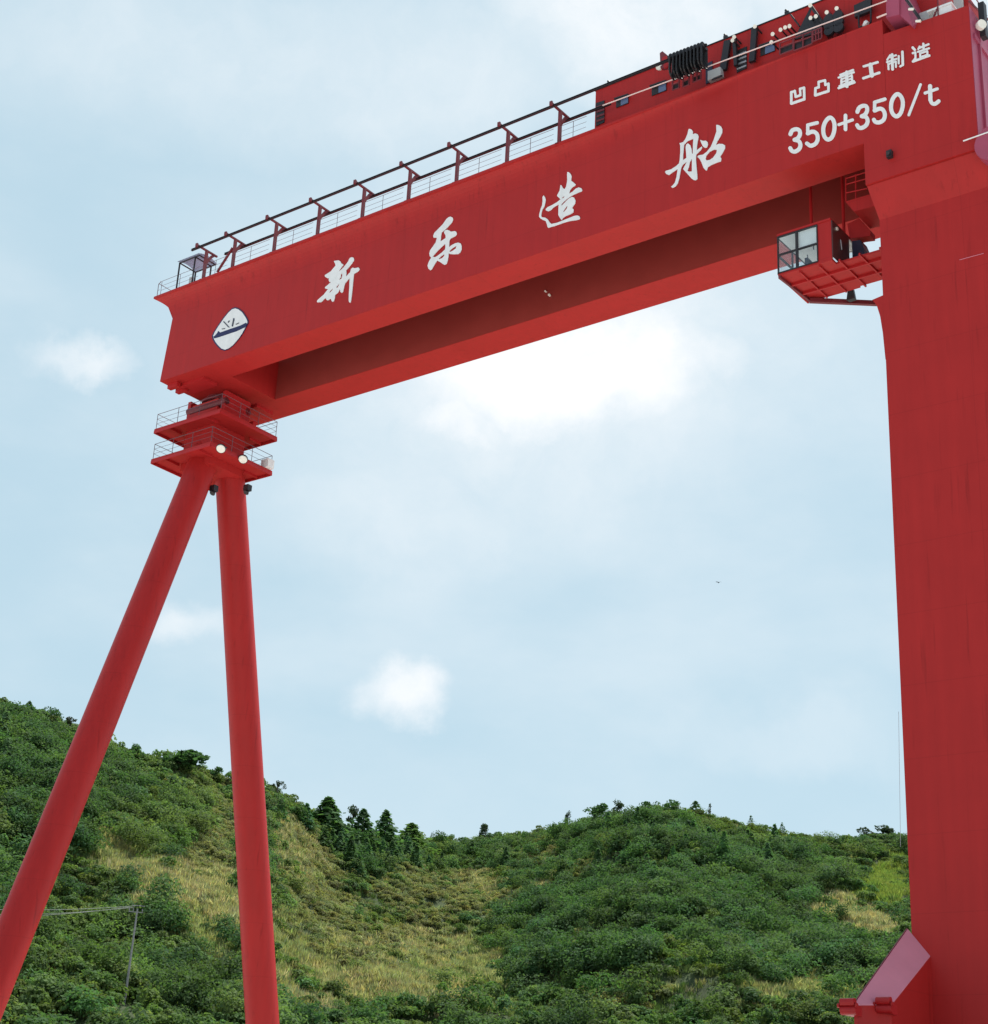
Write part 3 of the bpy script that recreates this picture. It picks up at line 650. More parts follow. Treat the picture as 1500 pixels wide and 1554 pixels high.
for x0, y0, x1, y1, w in ((1105, 62, 1098, 107, .42), (1115, 60, 1117.5, 100, .2), (1146, 42, 1142, 94, .35)):
    MB().bar(onb(x0, y0, HF-.3), onb(x1, y1, HF-.3), w, .2, (0, 1, 0)).build('support_column', DARK, trol)
for x, y in ((1115.5, 56.5), (1113, 61.5), (1174, 52), (1186, 45.5), (1193, 42), (1199.5, 40), (1172, 64.5), (1231.5, 27.5), (1239.5, 25), (1256, 19), (1271, 13), (1147, 40.5), (1231, 8.5)):
    c = onb(x, y, HF-.75); lm = MB().tube(c, c+Vector((0, -.10, -.05)), .085, 12, r2=.115).build('work_lamp', LENS, trol, smooth=True)
    MB().tube(c+Vector((0, .01, 0)), c+Vector((0, .72, .02)), .05, 6).build('bracket', DARK, lm)
# dark triangular rope guard
g = MB().prism([onb(1231, 9, HF-.5), onb(1249, 34, HF-.5), onb(1246, 48, HF-.5), onb(1205, 60, HF-.5), onb(1214, 42, HF-.5)], (0, .12, 0)); g.build('rope_guard', DARK, trol)
g = MB().tube(onb(1200, 22, HF-.4), onb(1214, 40, HF-.4), .05, 6).tube(onb(1231, 9, HF-.6), onb(1250, 36, HF-.6), .09, 6); g.build('stay_rod', DARK, trol)
panel('guard_opening', [(1232.5, 13), (1238, 22), (1229, 26)], RED, HF-.501, .015)
# railed work platforms in front of the house
def work_platform(x0, x1, ytop0, h, nb):
    s = -.385
    g = MB().prism([onb(x0, ytop0+h*.35, -.1), onb(x1, ytop0+h*.35+(x1-x0)*s, -.1), onb(x1, ytop0+h+(x1-x0)*s, -.1), onb(x0, ytop0+h, -.1)], (0, .05, 0))
    wp = g.build('work_platform', DARK, trol)
    g = MB()
    for k in range(nb+1):
        x = x0+(x1-x0)*k/nb; y = ytop0+(x-x0)*s; g.tube(onb(x, y, -.2), onb(x, y+h, -.2), .05, 6)
    for t in (0, .4, 1.): g.tube(onb(x0, ytop0+h*t, -.2), onb(x1, ytop0+h*t+(x1-x0)*s, -.2), .04, 6)
    g.build('platform_railing', DRED, wp)
work_platform(1184, 1204, 66, 17, 1); work_platform(1205, 1233, 58, 19, 2); work_platform(1234, 1247, 47, 16, 3)
work_platform(1021, 1031, 123, 14, 1); work_platform(1037, 1046, 118, 14, 1); work_platform(1052, 1064, 112, 13, 2)
# rope sheaves standing in front of the house
for x, y0, y1 in ((1258, 21, 56), (1272, 15, 52)):
    g = MB().bar(onb(x, y0, HF-.55), onb(x+2, y1, HF-.55), .3, .25, (0, 1, 0))
    sv = g.build('sheave_stand', DRED, trol)
    for t in (.25, .5, .75):
        c = onb(x+2*t, y0+(y1-y0)*t, HF-.7); MB().tube(c-Vector((.0, .1, 0)), c+Vector((.0, .1, 0)), .3, 14).build('sheave', DARK, sv, smooth=True)
gf = MB()
gf.prism([onb(1296, 8, HF-.5), onb(1322, -4, HF-.5), onb(1321, 16, HF-.5), onb(1297, 26, HF-.5)], (0, .2, 0)); gf.build('gearbox_guard', DARK, trol)
g = MB().path([onb(1303, 20, HF-.6), onb(1304, 42, HF-.6), onb(1322, 34, HF-.6), onb(1322, 8, HF-.6)], .05); g.build('ladder_frame', DARK, trol)
g = MB().tube(onb(1314, 33, HF-.8), onb(1311, 40, HF-.8), .09, 8).tube(onb(1314, 33, HF-.8), onb(1317, 36, HF-.8), .1, 8); g.build('work_lamp', WHT, trol, smooth=True)
for x, y in ((925, 126), (1102, 57), (1195, 20)):
    c = onb(x, y+1, HB+.2); g = MB().box(c.x-.12, c.x+.12, HB+.1, HB+.35, zh+.06, zh+.38); g.tube((c.x, HB+.2, zh+.38), (c.x+.1, HB+.2, zh+.55), .07, 8); g.build('roof_beacon', DARK, trol)
# pulley bracket beside the cable bundle
bk = panel('pulley_bracket', [(1005, 84), (1009, 81), (1020, 90), (1018, 106), (1006, 107)], DRED, -.2, .25)
for x, y in ((1010, 90), (1012, 100)):
    c = onb(x, y, -.46); MB().tube(c, c+Vector((0, -.08, 0)), .18, 12).build('pulley', RED2, bk, smooth=True)
c = onb(1002, 102, -.3); MB().tube(c, c+Vector((0, -.15, -.05)), .2, 12).build('work_lamp', LENS, bk, smooth=True)

# festoon cables bunched up at the end of their track
fes = empty('cable_festoon', ROOT, RZ, 'bundle of black festoon cables hanging in bunched loops in front of the red trolley house', 'cables')
nl = 10
for k in range(nl):
    x = 1020+k*5.3; yt = 91-k*1.98; yb = 122-k*1.9 + random.uniform(-4.5, 3)
    p = onb(x, yt, BU); q = onb(x-.6, yb, BU)
    g = MB(); depth = p.z-q.z
    for j, (ra, rb) in enumerate(((.10, .42), (.06, .30), (.08, .2))):
        pts = []
        for i in range(15):
            t = i/14; ang = math.pi*t
            if t < .3: pz = p.z-(depth-.25)*(t/.3); off = -1
            elif t > .7: pz = p.z-(depth-.25)*((1-t)/.3); off = 1
            else: u = (t-.3)/.4*math.pi; pz = p.z-(depth-.25)-.25*math.sin(u); off = -math.cos(u)
            pts.append(Vector((p.x+(j-1)*.07+off*ra*.6, BU+off*rb+(j-1)*.05, pz+j*.12)))
        g.path(pts, .055, 6)
    lp = g.build('cable_loop', BLK, fes)
    g = MB().box(p.x-.12, p.x+.12, BU-.3, BU+.3, p.z-.05, p.z+.12); g.tube((p.x, BU-.2, p.z+.2), (p.x, BU+.2, p.z+.2), .12, 10)
    g.build('cable_carriage', DARK, lp)
# ================================================================== LAND
ridge_px = [(-420, 1010), (-200, 1020), (-100, 1040), (0, 1068), (60, 1080), (110, 1096), (180, 1132), (215, 1147), (270, 1146), (320, 1172), (350, 1182), (405, 1194), (440, 1212), (470, 1232), (500, 1250), (560, 1262), (600, 1266), (660, 1270), (720, 1270), (760, 1265), (800, 1262), (860, 1252), (920, 1238), (980, 1228), (1020, 1225), (1070, 1231), (1110, 1244), (1180, 1259), (1240, 1269), (1300, 1270), (1340, 1266), (1380, 1268), (1450, 1268), (1600, 1244), (1800, 1225), (2000, 1260)]
RPHI = []; RTAN = []
for x, y in ridge_px:
    v = ray(x, y); RPHI.append(math.atan2(v.x, v.y)); RTAN.append(v.z/math.hypot(v.x, v.y))
RPHI = np.array(RPHI); RTAN = np.array(RTAN)
rr_px = [(-420, 330), (0, 330), (270, 345), (420, 370), (520, 430), (700, 520), (800, 500), (950, 440), (1100, 430), (1250, 450), (1400, 470), (2000, 480)]
RRP = np.array([math.atan2(ray(x, 1240).x, ray(x, 1240).y) for x, _ in rr_px]); RRV = np.array([r for _, r in rr_px], float)
_ph = [(rng.uniform(0, 6.28), rng.uniform(0, 6.28)) for _ in range(14)]
def bumps(x, y):
    h = np.zeros_like(x)
    for k, (p1, p2) in enumerate(_ph):
        wl = 95./(1.28**k); an = p1*1.7
        h += (1.0/1.22**k)*np.sin(2*np.pi*(x*math.cos(an)+y*math.sin(an))/wl+p2)
    return h
R_IN = 150.
def H(x, y):
    x = np.asarray(x, float); y = np.asarray(y, float)
    ph = np.arctan2(x, y); r = np.hypot(x, y)
    R = np.interp(ph, RRP, RRV); zr_ = R*(np.interp(ph, RPHI, RTAN)-.0028)+EYE
    s = np.clip((r-R_IN)/(R-R_IN), 0, 1)
    z = zr_*(.82*s+.18*s*s) + 1.45*bumps(x, y)*np.clip(4*s*(1-s), 0, 1)**.8
    back = np.clip(r-R, 0, None)
    return np.where(r > R, zr_-back*.28-.0008*back**2, z)-.25*(s <= 0)
nphi, nr = 360, 190
PH = np.linspace(RPHI[0]+.01, RPHI[-1]-.01, nphi); RR = np.concatenate([np.linspace(R_IN-8, 560, nr-12), np.linspace(575, 900, 12)])
X = np.sin(PH)[:, None]*RR[None]; Y = np.cos(PH)[:, None]*RR[None]; Z = H(X, Y); Z[:, -1] -= 60
me = bpy.data.meshes.new('hills')
idx = np.arange(nphi*nr).reshape(nphi, nr)
Fq = np.stack([idx[:-1, :-1], idx[:-1, 1:], idx[1:, 1:], idx[1:, :-1]], -1).reshape(-1, 4)
def np_mesh(name, V, Fq, m, cols=None, smooth=False):
    me = bpy.data.meshes.new(name); k = Fq.shape[1]
    me.vertices.add(len(V)); me.vertices.foreach_set('co', np.ascontiguousarray(V, np.float32).ravel())
    me.loops.add(Fq.size); me.loops.foreach_set('vertex_index', np.ascontiguousarray(Fq, np.int32).ravel())
    me.polygons.add(len(Fq)); me.polygons.foreach_set('loop_start', np.arange(0, Fq.size, k, dtype=np.int32))
    me.polygons.foreach_set('loop_total', np.full(len(Fq), k, np.int32))
    if smooth: me.polygons.foreach_set('use_smooth', np.ones(len(Fq), bool))
    me.update(calc_edges=True)
    if cols is not None:
        at = me.color_attributes.new('tint', 'FLOAT_COLOR', 'POINT'); at.data.foreach_set('color', np.ascontiguousarray(cols, np.float32).ravel())
    me.materials.append(m); o = bpy.data.objects.new(name, me); COL.objects.link(o); return o
SOIL = mat('hill_soil', (.045, .066, .024), .95, var=.4, vscale=.15)
tag(np_mesh('hills', np.stack([X, Y, Z], -1).reshape(-1, 3), Fq, SOIL, smooth=True), 'steep green hills rising behind the crane', 'hills', kind='structure')
# yard
g = MB(False); ng = 48; Rg = 2500
ringv = [(Rg*math.cos(2*math.pi*k/ng), Rg*math.sin(2*math.pi*k/ng), -.004) for k in range(ng)]
g.add(ringv, [tuple(range(ng))]); tag(g.build('ground', CONC, None, recalc=False), 'pale concrete shipyard ground', 'ground', kind='structure')

# ------------------------------------------------------------------ vegetation
def leaf_mat():
    m = bpy.data.materials.new('foliage'); m.use_nodes = True
    nt = m.node_tree; N = nt.nodes; L = nt.links; b = N['Principled BSDF']
    at = N.new('ShaderNodeAttribute'); at.attribute_name = 'tint'
    no = N.new('ShaderNodeTexNoise'); no.inputs['Scale'].default_value = .9; no.inputs['Detail'].default_value = 4
    ge = N.new('ShaderNodeNewGeometry'); L.new(ge.outputs['Position'], no.inputs['Vector'])
    mr = N.new('ShaderNodeMapRange'); mr.inputs['From Min'].default_value = .3; mr.inputs['From Max'].default_value = .7; mr.inputs['To Min'].default_value = .8; mr.inputs['To Max'].default_value = 1.2
    hs = N.new('ShaderNodeHueSaturation'); L.new(no.outputs['Fac'], mr.inputs['Value']); L.new(mr.outputs['Result'], hs.inputs['Value'])
    L.new(at.outputs['Color'], hs.inputs['Color']); L.new(hs.outputs['Color'], b.inputs['Base Color'])
    b.inputs['Roughness'].default_value = .75; b.inputs['Specular IOR Level'].default_value = .15
    tr = N.new('ShaderNodeBsdfTranslucent'); hy = N.new('ShaderNodeMix'); hy.data_type = 'RGBA'; hy.blend_type = 'MULTIPLY'; hy.inputs[0].default_value = 1.; hy.inputs[7].default_value = (1.22, 1.3, .75, 1); L.new(hs.outputs['Color'], hy.inputs[6]); L.new(hy.outputs[2], tr.inputs['Color'])
    mx = N.new('ShaderNodeMixShader'); mx.inputs[0].default_value = .45
    L.new(b.outputs[0], mx.inputs[1]); L.new(tr.outputs[0], mx.inputs[2]); L.new(mx.outputs[0], N['Material Output'].inputs[0])
    return m
LEAF = leaf_mat()
def unit(v): return v/np.maximum(np.linalg.norm(v, axis=-1, keepdims=True), 1e-9)
def leaves(P_, Nrm, size, jitter=.8, aspect=1.6):
    """quads centred on P_, facing roughly Nrm -> (n,4,3)"""
    n = len(P_); nn = unit(Nrm + rng.normal(0, jitter, (n, 3))); t = unit(np.cross(nn, rng.normal(0, 1, (n, 3)))); bt = np.cross(nn, t)
    s = size*rng.uniform(.6, 1.3, (n, 1)); a = t*s*aspect*.5; b = bt*s*.5
    return np.stack([P_-a*.9-b*.25, P_-a*.0-b, P_+a, P_-a*.1+b], 1)
def blob_bush(n, blobs, size, flat_=.8):
    """unit bush: several overlapping leafy blobs"""
    c = np.concatenate([rng.uniform(-.55, .55, (blobs, 2)), rng.uniform(.3, .75, (blobs, 1))], 1); rad = rng.uniform(.35, .6, blobs)
    k = rng.integers(0, blobs, n); d = unit(rng.normal(0, 1, (n, 3))); d[:, 2] = np.where(d[:, 2] < -.35, -d[:, 2], d[:, 2])
    rr_ = rad[k][:, None]*rng.uniform(.75, 1.05, (n, 1)); p = c[k]+d*rr_*np.array([1, 1, flat_]); p[:, 2] = np.maximum(p[:, 2], .02)
    return leaves(p, d+np.array([0, 0, .7]), size, .6)
def grass_tuft(n):
    p = np.concatenate([rng.normal(0, .45, (n, 2)), np.zeros((n, 1))], 1); h = rng.uniform(.5, 1.1, n)
    lean = rng.normal(0, .28, (n, 2)); w = unit(np.concatenate([rng.normal(0, 1, (n, 2)), np.zeros((n, 1))], 1))*.055
    top = p.copy(); top[:, :2] += lean; top[:, 2] = h; mid = p*.5+top*.5; mid[:, 2] += .06
    return np.stack([p-w, p+w, mid+w*1.6, top], 1)
def conifer(n, lay=13, size=.05):
    t = rng.uniform(0, 1, n)**.8; lv_ = np.floor((1-t)*lay)/lay; f = ((1-t)*lay) % 1.0
    z = .08+.92*(1-t) ; rad = .30*(t**.9)*(1.0-.38*f)+.012
    an = rng.uniform(0, 2*np.pi, n); lob = 1+.22*np.sin(an*5+np.floor((1-t)*lay)*2.1)
    rr_ = rad*lob*rng.uniform(.55, 1.05, n)
    p = np.stack([rr_*np.cos(an), rr_*np.sin(an), z], 1); d = np.stack([np.cos(an), np.sin(an), np.full(n, .9)], 1)
    return leaves(p, d, size, .6)
def crown(n, blobs, size, wide=.5, z0=.35, z1=.9, rmin=.12, rmax=.26, blobsxy=None):
    c = np.concatenate([rng.normal(0, wide*.5, (blobs, 2)), rng.uniform(z0, z1, (blobs, 1))], 1)
    c[:, :2] *= (1-.55*np.clip((c[:, 2:3]-z0)/(z1-z0), 0, 1)**2)
    rad = rng.uniform(rmin, rmax, blobs); k = rng.integers(0, blobs, n); d = unit(rng.normal(0, 1, (n, 3)))
    p = c[k]+d*rad[k][:, None]*rng.uniform(.6, 1.05, (n, 1))*np.array([1, 1, .75]); p[:, 2] = np.minimum(p[:, 2], 1.02)
    return leaves(p, d, size), c
T_bush = [blob_bush(215, b, .16) for b in (3, 4, 5, 6, 5, 4)]
T_fine = [blob_bush(170, b, .16) for b in (4, 5, 6, 7)]
T_grass = [grass_tuft(40) for _ in range(4)]
T_big = [blob_bush(560, b, .082, .95) for b in (7, 9, 8, 10)]
T_con = [conifer(300, 9, .075)*np.array([1.55, 1.55, 1.]) for _ in range(4)]
SPEC = dict(dark=((.100, .175, .062), T_bush, (1.5, 2.5)), mid=((.125, .190, .060), T_bush, (1.3, 2.3)), bright=((.125, .195, .042), T_fine, (1.0, 1.8)),
            olive=((.225, .240, .105), T_fine, (.9, 1.5)), tan=((.45, .41, .24), T_grass, (.75, 1.35)), pale=((.36, .37, .185), T_grass, (.7, 1.25)),
            lime=((.25, .32, .08), T_grass, (.8, 1.3)), turf=((.125, .185, .065), T_grass, (.65, 1.2)), tree=((.074, .140, .052), T_big, (2.6, 4.2)), treemid=((.118, .182, .058), T_big, (2.3, 3.8)), con=((.078, .155, .062), T_con, (3.6, 6.2)))
patch = [  # photo-space ellipses used only to decide which plants grow where on the slope
 (540, 1290, 130, 45, .3, 'con', .30), (1000, 1330, 250, 90, 0, 'tree', .42), (1000, 1300, 230, 60, 0, 'con', .07), (930, 1430, 200, 100, 0, 'tree', .42), (1200, 1430, 140, 90, .3, 'tree', .35), (60, 1150, 100, 80, .5, 'con', .12), (60, 1170, 130, 110, .5, 'tree', .6), (170, 1200, 60, 60, .5, 'tree', .4),
 (262, 1322, 145, 58, .55, 'tan', .97), (190, 1300, 60, 30, .5, 'pale', .7), (175, 1390, 60, 30, .3, 'olive', .6), (300, 1280, 70, 40, .4, 'olive', .7), (335, 1235, 48, 85, -.3, 'olive', .95), (335, 1405, 85, 60, .5, 'pale', .85), (345, 1370, 60, 45, .5, 'tan', .6), (460, 1330, 55, 95, -.5, 'olive', .92), (440, 1300, 35, 60, -.5, 'tan', .5),
 (455, 1440, 75, 90, .5, 'pale', .92), (620, 1470, 165, 66, .0, 'pale', .97), (560, 1410, 140, 62, .2, 'olive', .75), (560, 1505, 170, 30, 0, 'tan', .6), (610, 1440, 110, 30, 0, 'tan', .4), (670, 1365, 115, 42, .1, 'olive', .95), (740, 1345, 70, 22, .15, 'tan', .5),
 (1310, 1398, 75, 26, .45, 'tan', .95), (1348, 1340, 40, 36, 0, 'lime', .97), (1215, 1510, 90, 24, 0, 'pale', .9), (1030, 1470, 80, 36, .4, 'bright', .7),
 (690, 1268, 70, 14, 0, 'bright', .8), (1180, 1265, 130, 24, .12, 'bright', .8), (1080, 1255, 70, 30, .3, 'bright', .6), (820, 1310, 48, 34, 0, 'olive', .7), (930, 1330, 60, 25, 0, 'olive', .45), (1160, 1320, 70, 40, .3, 'bright', .4),
 (110, 1350, 70, 50, 0, 'bright', .5), (120, 1480, 120, 80, 0, 'mid', .6), (270, 1200, 80, 50, .5, 'mid', .7), (240, 1260, 70, 40, 0, 'treemid', .5), (860, 1400, 60, 40, 0, 'olive', .3), (980, 1510, 120, 25, 0, 'olive', .4), (200, 1440, 60, 60, 0, 'treemid', .4)]
def ground_hit(v):
    for k in range(1600):
        p = EYEP+v*(140+k*.25)
        if p.z < float(H(p.x, p.y)): return p
    return p
PB0 = ground_hit(ray(188, 1527))
def plant(npts):
    ph = rng.uniform(math.radians(-21), math.radians(21), npts)
    R = np.interp(ph, RRP, RRV); r = np.sqrt(rng.uniform(160**2, (R+8)**2))
    x = r*np.sin(ph); y = r*np.cos(ph); z = H(x, y)
    c = np.stack([x, y, z-EYE], 1); Zc = c@np.array(fw); px = CX+F*(c@np.array(rt))/Zc; py = CY-F*(c@np.array(up))/Zc
    pb_ = (x-PB0.x)*PB0.y-(y-PB0.y)*PB0.x; Dp = math.hypot(PB0.x, PB0.y); rp = np.hypot(x, y)
    keep = (py < 1640) & ~((np.abs(pb_)/Dp < 1.7) & (rp > Dp-9) & (rp < Dp+1.5))
    x, y, z, px, py = x[keep], y[keep], z[keep], px[keep], py[keep]; n = len(x)
    sp = np.where(rng.uniform(0, 1, n) < np.clip(.5+.22*bumps(x*2.2+90, y*2.2), .1, .9), 'dark', 'mid').astype('<U8')
    sp[rng.uniform(0, 1, n) < .07] = 'tree'; sp[rng.uniform(0, 1, n) < .05] = 'bright'; sp[rng.uniform(0, 1, n) < .06] = 'treemid'
    wob = bumps(x*3+17, y*3-40)*.12
    for (cx_, cy_, ra, rb, ro, s_, pr_) in patch:
        u = ((px-cx_)*math.cos(ro)+(py-cy_)*math.sin(ro))/ra; v = (-(px-cx_)*math.sin(ro)+(py-cy_)*math.cos(ro))/rb
        d = np.sqrt(u*u+v*v)+wob
        sp[(d < 1) & (rng.uniform(0, 1, n) < pr_*np.clip((1.25-d)*2.2, 0, 1))] = s_
    nearr = (np.hypot(x, y) > np.interp(np.arctan2(x, y), RRP, RRV)-16) & np.isin(sp, ('tree', 'treemid')); sp[nearr] = 'mid'; sp[(sp == 'con') & (np.hypot(x, y) > np.interp(np.arctan2(x, y), RRP, RRV)-22)] = 'mid'
    return x, y, z, sp
def grow(name, species, x, y, z, sp, label, cat):
    Vs, Cs = [], []
    for s_ in species:
        ix = np.where(sp == s_)[0]; base, T, (h0_, h1_) = SPEC[s_]
        if not len(ix): continue
        ti = rng.integers(0, len(T), len(ix))
        for k, tm in enumerate(T):
            j = ix[ti == k]; m = len(j)
            if not m: continue
            sc = rng.uniform(h0_, h1_, (m, 1, 1, 1)); an = rng.uniform(0, 6.28, m); ca, sa_ = np.cos(an), np.sin(an)
            q = tm[None]*sc; xx = q[..., 0]*ca[:, None, None]-q[..., 1]*sa_[:, None, None]; yy = q[..., 0]*sa_[:, None, None]+q[..., 1]*ca[:, None, None]
            Vv = np.stack([xx+x[j][:, None, None], yy+y[j][:, None, None], q[..., 2]*rng.uniform(.8, 1.25, (m, 1, 1))+z[j][:, None, None]-.15], -1)
            col = np.array(base)[None]*rng.uniform(.72, 1.3, (m, 1)); col = col*np.stack([rng.uniform(.82, 1.15, m), np.ones(m), rng.uniform(.8, 1.25, m)], 1)
            lc = col[:, None, :]*rng.uniform(.84, 1.18, (m, tm.shape[0], 1)); lc = np.repeat(lc[:, :, None, :], 4, 2)
            Vs.append(Vv.reshape(-1, 3)); Cs.append(lc.reshape(-1, 3))
    V = np.concatenate(Vs); C = np.concatenate([np.concatenate(Cs), np.ones((len(V), 1))], 1)
    o = np_mesh(name, V, np.arange(len(V)).reshape(-1, 4), LEAF, C); tag(o, label, cat, kind='stuff'); return o
NPL = 15000
x_, y_, z_, sp_ = plant(NPL)
om = sp_ == 'olive'; xo = np.repeat(x_[om], 3)+rng.normal(0, 1.4, om.sum()*3); yo = np.repeat(y_[om], 3)+rng.normal(0, 1.4, om.sum()*3)
x_, y_, z_, sp_ = np.concatenate([x_, xo]), np.concatenate([y_, yo]), np.concatenate([z_, H(xo, yo)]), np.concatenate([sp_, np.full(len(xo), 'olive', '<U8')])
grow('hillside_forest', ('dark', 'mid', 'bright', 'olive', 'tree', 'treemid', 'con'), x_, y_, z_, sp_, 'dense green thicket of bushes and trees covering the hillside', 'forest')
gm = np.isin(sp_, ('tan', 'pale', 'lime')); reps = 13
xg = np.repeat(x_[gm], reps)+rng.normal(0, 1.5, gm.sum()*reps); yg = np.repeat(y_[gm], reps)+rng.normal(0, 1.5, gm.sum()*reps)
xt, yt, zt_, _s = plant(26000)
xg, yg, sg = np.concatenate([xg, xt]), np.concatenate([yg, yt]), np.concatenate([np.repeat(sp_[gm], reps), np.where(rng.uniform(0, 1, len(xt)) < .2, 'pale', 'turf')])
grow('tall_grass', ('tan', 'pale', 'lime', 'turf'), xg, yg, H(xg, yg), sg, 'tall dry and green grass in clearings and between the bushes of the hillside', 'grass')

# ------------------------------------------------------------------ single trees that stand out on the skyline
def tree(px, ytop, kind, width, label, col, back=4., n=420, rsc=None):
    v = ray(px, 1240 if px > 300 else 1150); ph = math.atan2(v.x, v.y); R = float(np.interp(ph, RRP, RRV)) - back
    x, y = R*math.sin(ph), R*math.cos(ph); z = float(H(x, y)); vt = ray(px, ytop)
    h = R*vt.z/math.hypot(vt.x, vt.y)+EYE-z; h = max(h, 2.0); w = width*R/F*1.0/h     # width: crown width in photo pixels -> metres / height
    root = empty(dict(c='conifer_tree', b='broadleaf_tree', u='umbrella_pine')[kind], (x, y, z-.3), random.uniform(0, 6), label, 'tree')
    if kind == 'c': Q = conifer(n, size=.055); Q[..., :2] *= 1.9*w/.56; limbs = []
    elif kind == 'b':
        Q, cc = crown(n, 9, .075, .42, .38, .88); ex = max(np.percentile(np.abs(Q[..., :2]), 97), .1); Q[..., :2] *= (w/2)/ex; cc[:, :2] *= (w/2)/ex; limbs = cc
    else:
        Q, cc = crown(n, 8, .06, .55, .74, .93, .09, .17); ex = max(np.percentile(np.abs(Q[..., :2]), 97), .1); Q[..., :2] *= (w/2)/ex; cc[:, :2] *= (w/2)/ex; limbs = cc
    Q = Q*h
    c = np.array(col)*rng.uniform(.75, 1.3, (len(Q), 1)); C = np.repeat(np.concatenate([c, np.ones((len(Q), 1))], 1)[:, None], 4, 1)
    o = np_mesh('crown', Q.reshape(-1, 3), np.arange(len(Q)*4).reshape(-1, 4), LEAF, C.reshape(-1, 4)); o.parent = root
    g = MB(False); rad = .028*h+.05
    if kind == 'u':
        g.tube((0, 0, -.2), (.05*h, .02*h, .45*h), rad, 8, r2=rad*.75); g.tube((.05*h, .02*h, .45*h), (-.01*h, 0, .8*h), rad*.75, 8, r2=rad*.4)
    else: g.tube((0, 0, -.2), (0, 0, .88*h), rad, 8, r2=rad*.2)
    for q in limbs: g.tube((0, 0, max(.2, q[2]-.22)*h), tuple(q*h), rad*.4, 5, r2=rad*.12)
    t = g.build('trunk', BARK, root, smooth=True)
    return root
DG = (.06, .13, .05); MG = (.08, .165, .06); BG = (.105, .19, .06); KG = (.042, .068, .04)
tree(497, 1207, 'c', 46, 'large conical conifer, tallest on the saddle right of the slim upright leg', MG, 25, 900)
tree(552, 1226, 'c', 34, 'dark conifer with a pointed top beside a small round tree on the saddle', DG, 22, 700)
tree(586, 1228, 'c', 32, 'sharply pointed conifer standing alone on the saddle', MG, 24, 700)
tree(627, 1247, 'c', 42, 'low broad conifer at the right end of the conifer row', BG, 22, 600)
tree(536, 1219, 'b', 20, 'small dark round tree on a bare trunk between two conifers', KG, 2, 300)
tree(417, 1182, 'u', 30, 'windswept flat-topped pine just right of the slim upright leg', KG, 6, 320)
tree(738, 1249, 'b', 28, 'dark brownish tree standing alone in the low saddle', KG, 14, 500)
tree(862, 1228, 'b', 14, 'tiny dark tree standing apart left of the right hilltop', KG, 1, 200)
tree(908, 1217, 'b', 34, 'bushy dark green tree on the left shoulder of the right hill', DG, 6, 520)
tree(940, 1212, 'b', 18, 'small leaning dark tree left of the hilltop', KG, 2, 260)
tree(985, 1211, 'b', 26, 'ragged dark tree at the crest of the right hill', DG, 4, 420)
tree(1020, 1214, 'b', 34, 'rounded dense tree on the very crest of the right hill', DG, 6, 480)
tree(1056, 1214, 'c', 22, 'small pointed tree just right of the hill crest', MG, 4, 380)
tree(1078, 1217, 'b', 12, 'thin crooked dark tree on the right shoulder of the hill', KG, 1, 160)
tree(1140, 1236, 'c', 12, 'tiny conifer halfway down the right hill skyline', DG, 2, 200)
tree(1187, 1246, 'c', 10, 'tiny pointed tree low on the right hill skyline', DG, 2, 180)
tree(1338, 1250, 'b', 58, 'wide dark spreading tree next to the box leg', KG, 8, 800)
tree(275, 1133, 'b', 62, 'broad dark treetop on the left hill between the two tubular legs', DG, 8, 800)
tree(205, 1124, 'b', 30, 'wispy tree on the skyline touching the leaning leg', MG, 3, 360)
tree(318, 1158, 'b', 26, 'low dark tree right of the broad treetop on the left hill', DG, 4, 360)
tree(345, 1168, 'b', 30, 'pale green bushy tree just left of the upright leg', BG, 5, 400)
tree(32, 1060, 'c', 18, 'pointed treetop highest on the far left hill', DG, 3, 380)
tree(70, 1068, 'b', 26, 'rounded treetop right of the pointed one on the left hill', DG, 3, 380)
tree(8, 1062, 'b', 30, 'leafy treetop at the left border of the picture', MG, 3, 380)
tree(100, 1084, 'b', 28, 'brownish tree beside the left edge of the leaning leg', (.04, .055, .03), 3, 380)

# ------------------------------------------------------------------ utility pole and its wires
vb = ray(186, 1535); vtp = ray(209, 1379)
pbase = PB0; Dh = math.hypot(pbase.x, pbase.y)
ptop = EYEP+vtp*(Dh/math.hypot(vtp.x, vtp.y))
pole = empty('utility_pole', pbase, 0, 'slim grey concrete utility pole standing in the hillside bushes between the tubular legs', 'pole')
tl_ = ptop-pbase
MB(False).tube((0, 0, -1), tl_, .15, 10, r2=.09).build('shaft', POLEC, pole, smooth=True)
ca_ = Vector((.6, .25, 0))
g = MB(False).bar(tl_-ca_*1.5+Vector((0, 0, -.4)), tl_+ca_*1.0+Vector((0, 0, -.4)), .10, .10); g.bar(tl_-ca_*1.0+Vector((0, 0, .35)), tl_+ca_*1.3+Vector((0, 0, .35)), .08, .08)
g.build('crossarm', POLEC, pole)
g = MB(False)
for s in (-1.4, -.7, .9): g.tube(tl_+ca_*s+Vector((0, 0, -.3)), tl_+ca_*s+Vector((0, 0, .0)), .06, 8)
g.build('insulator', POLEC, pole, smooth=True)
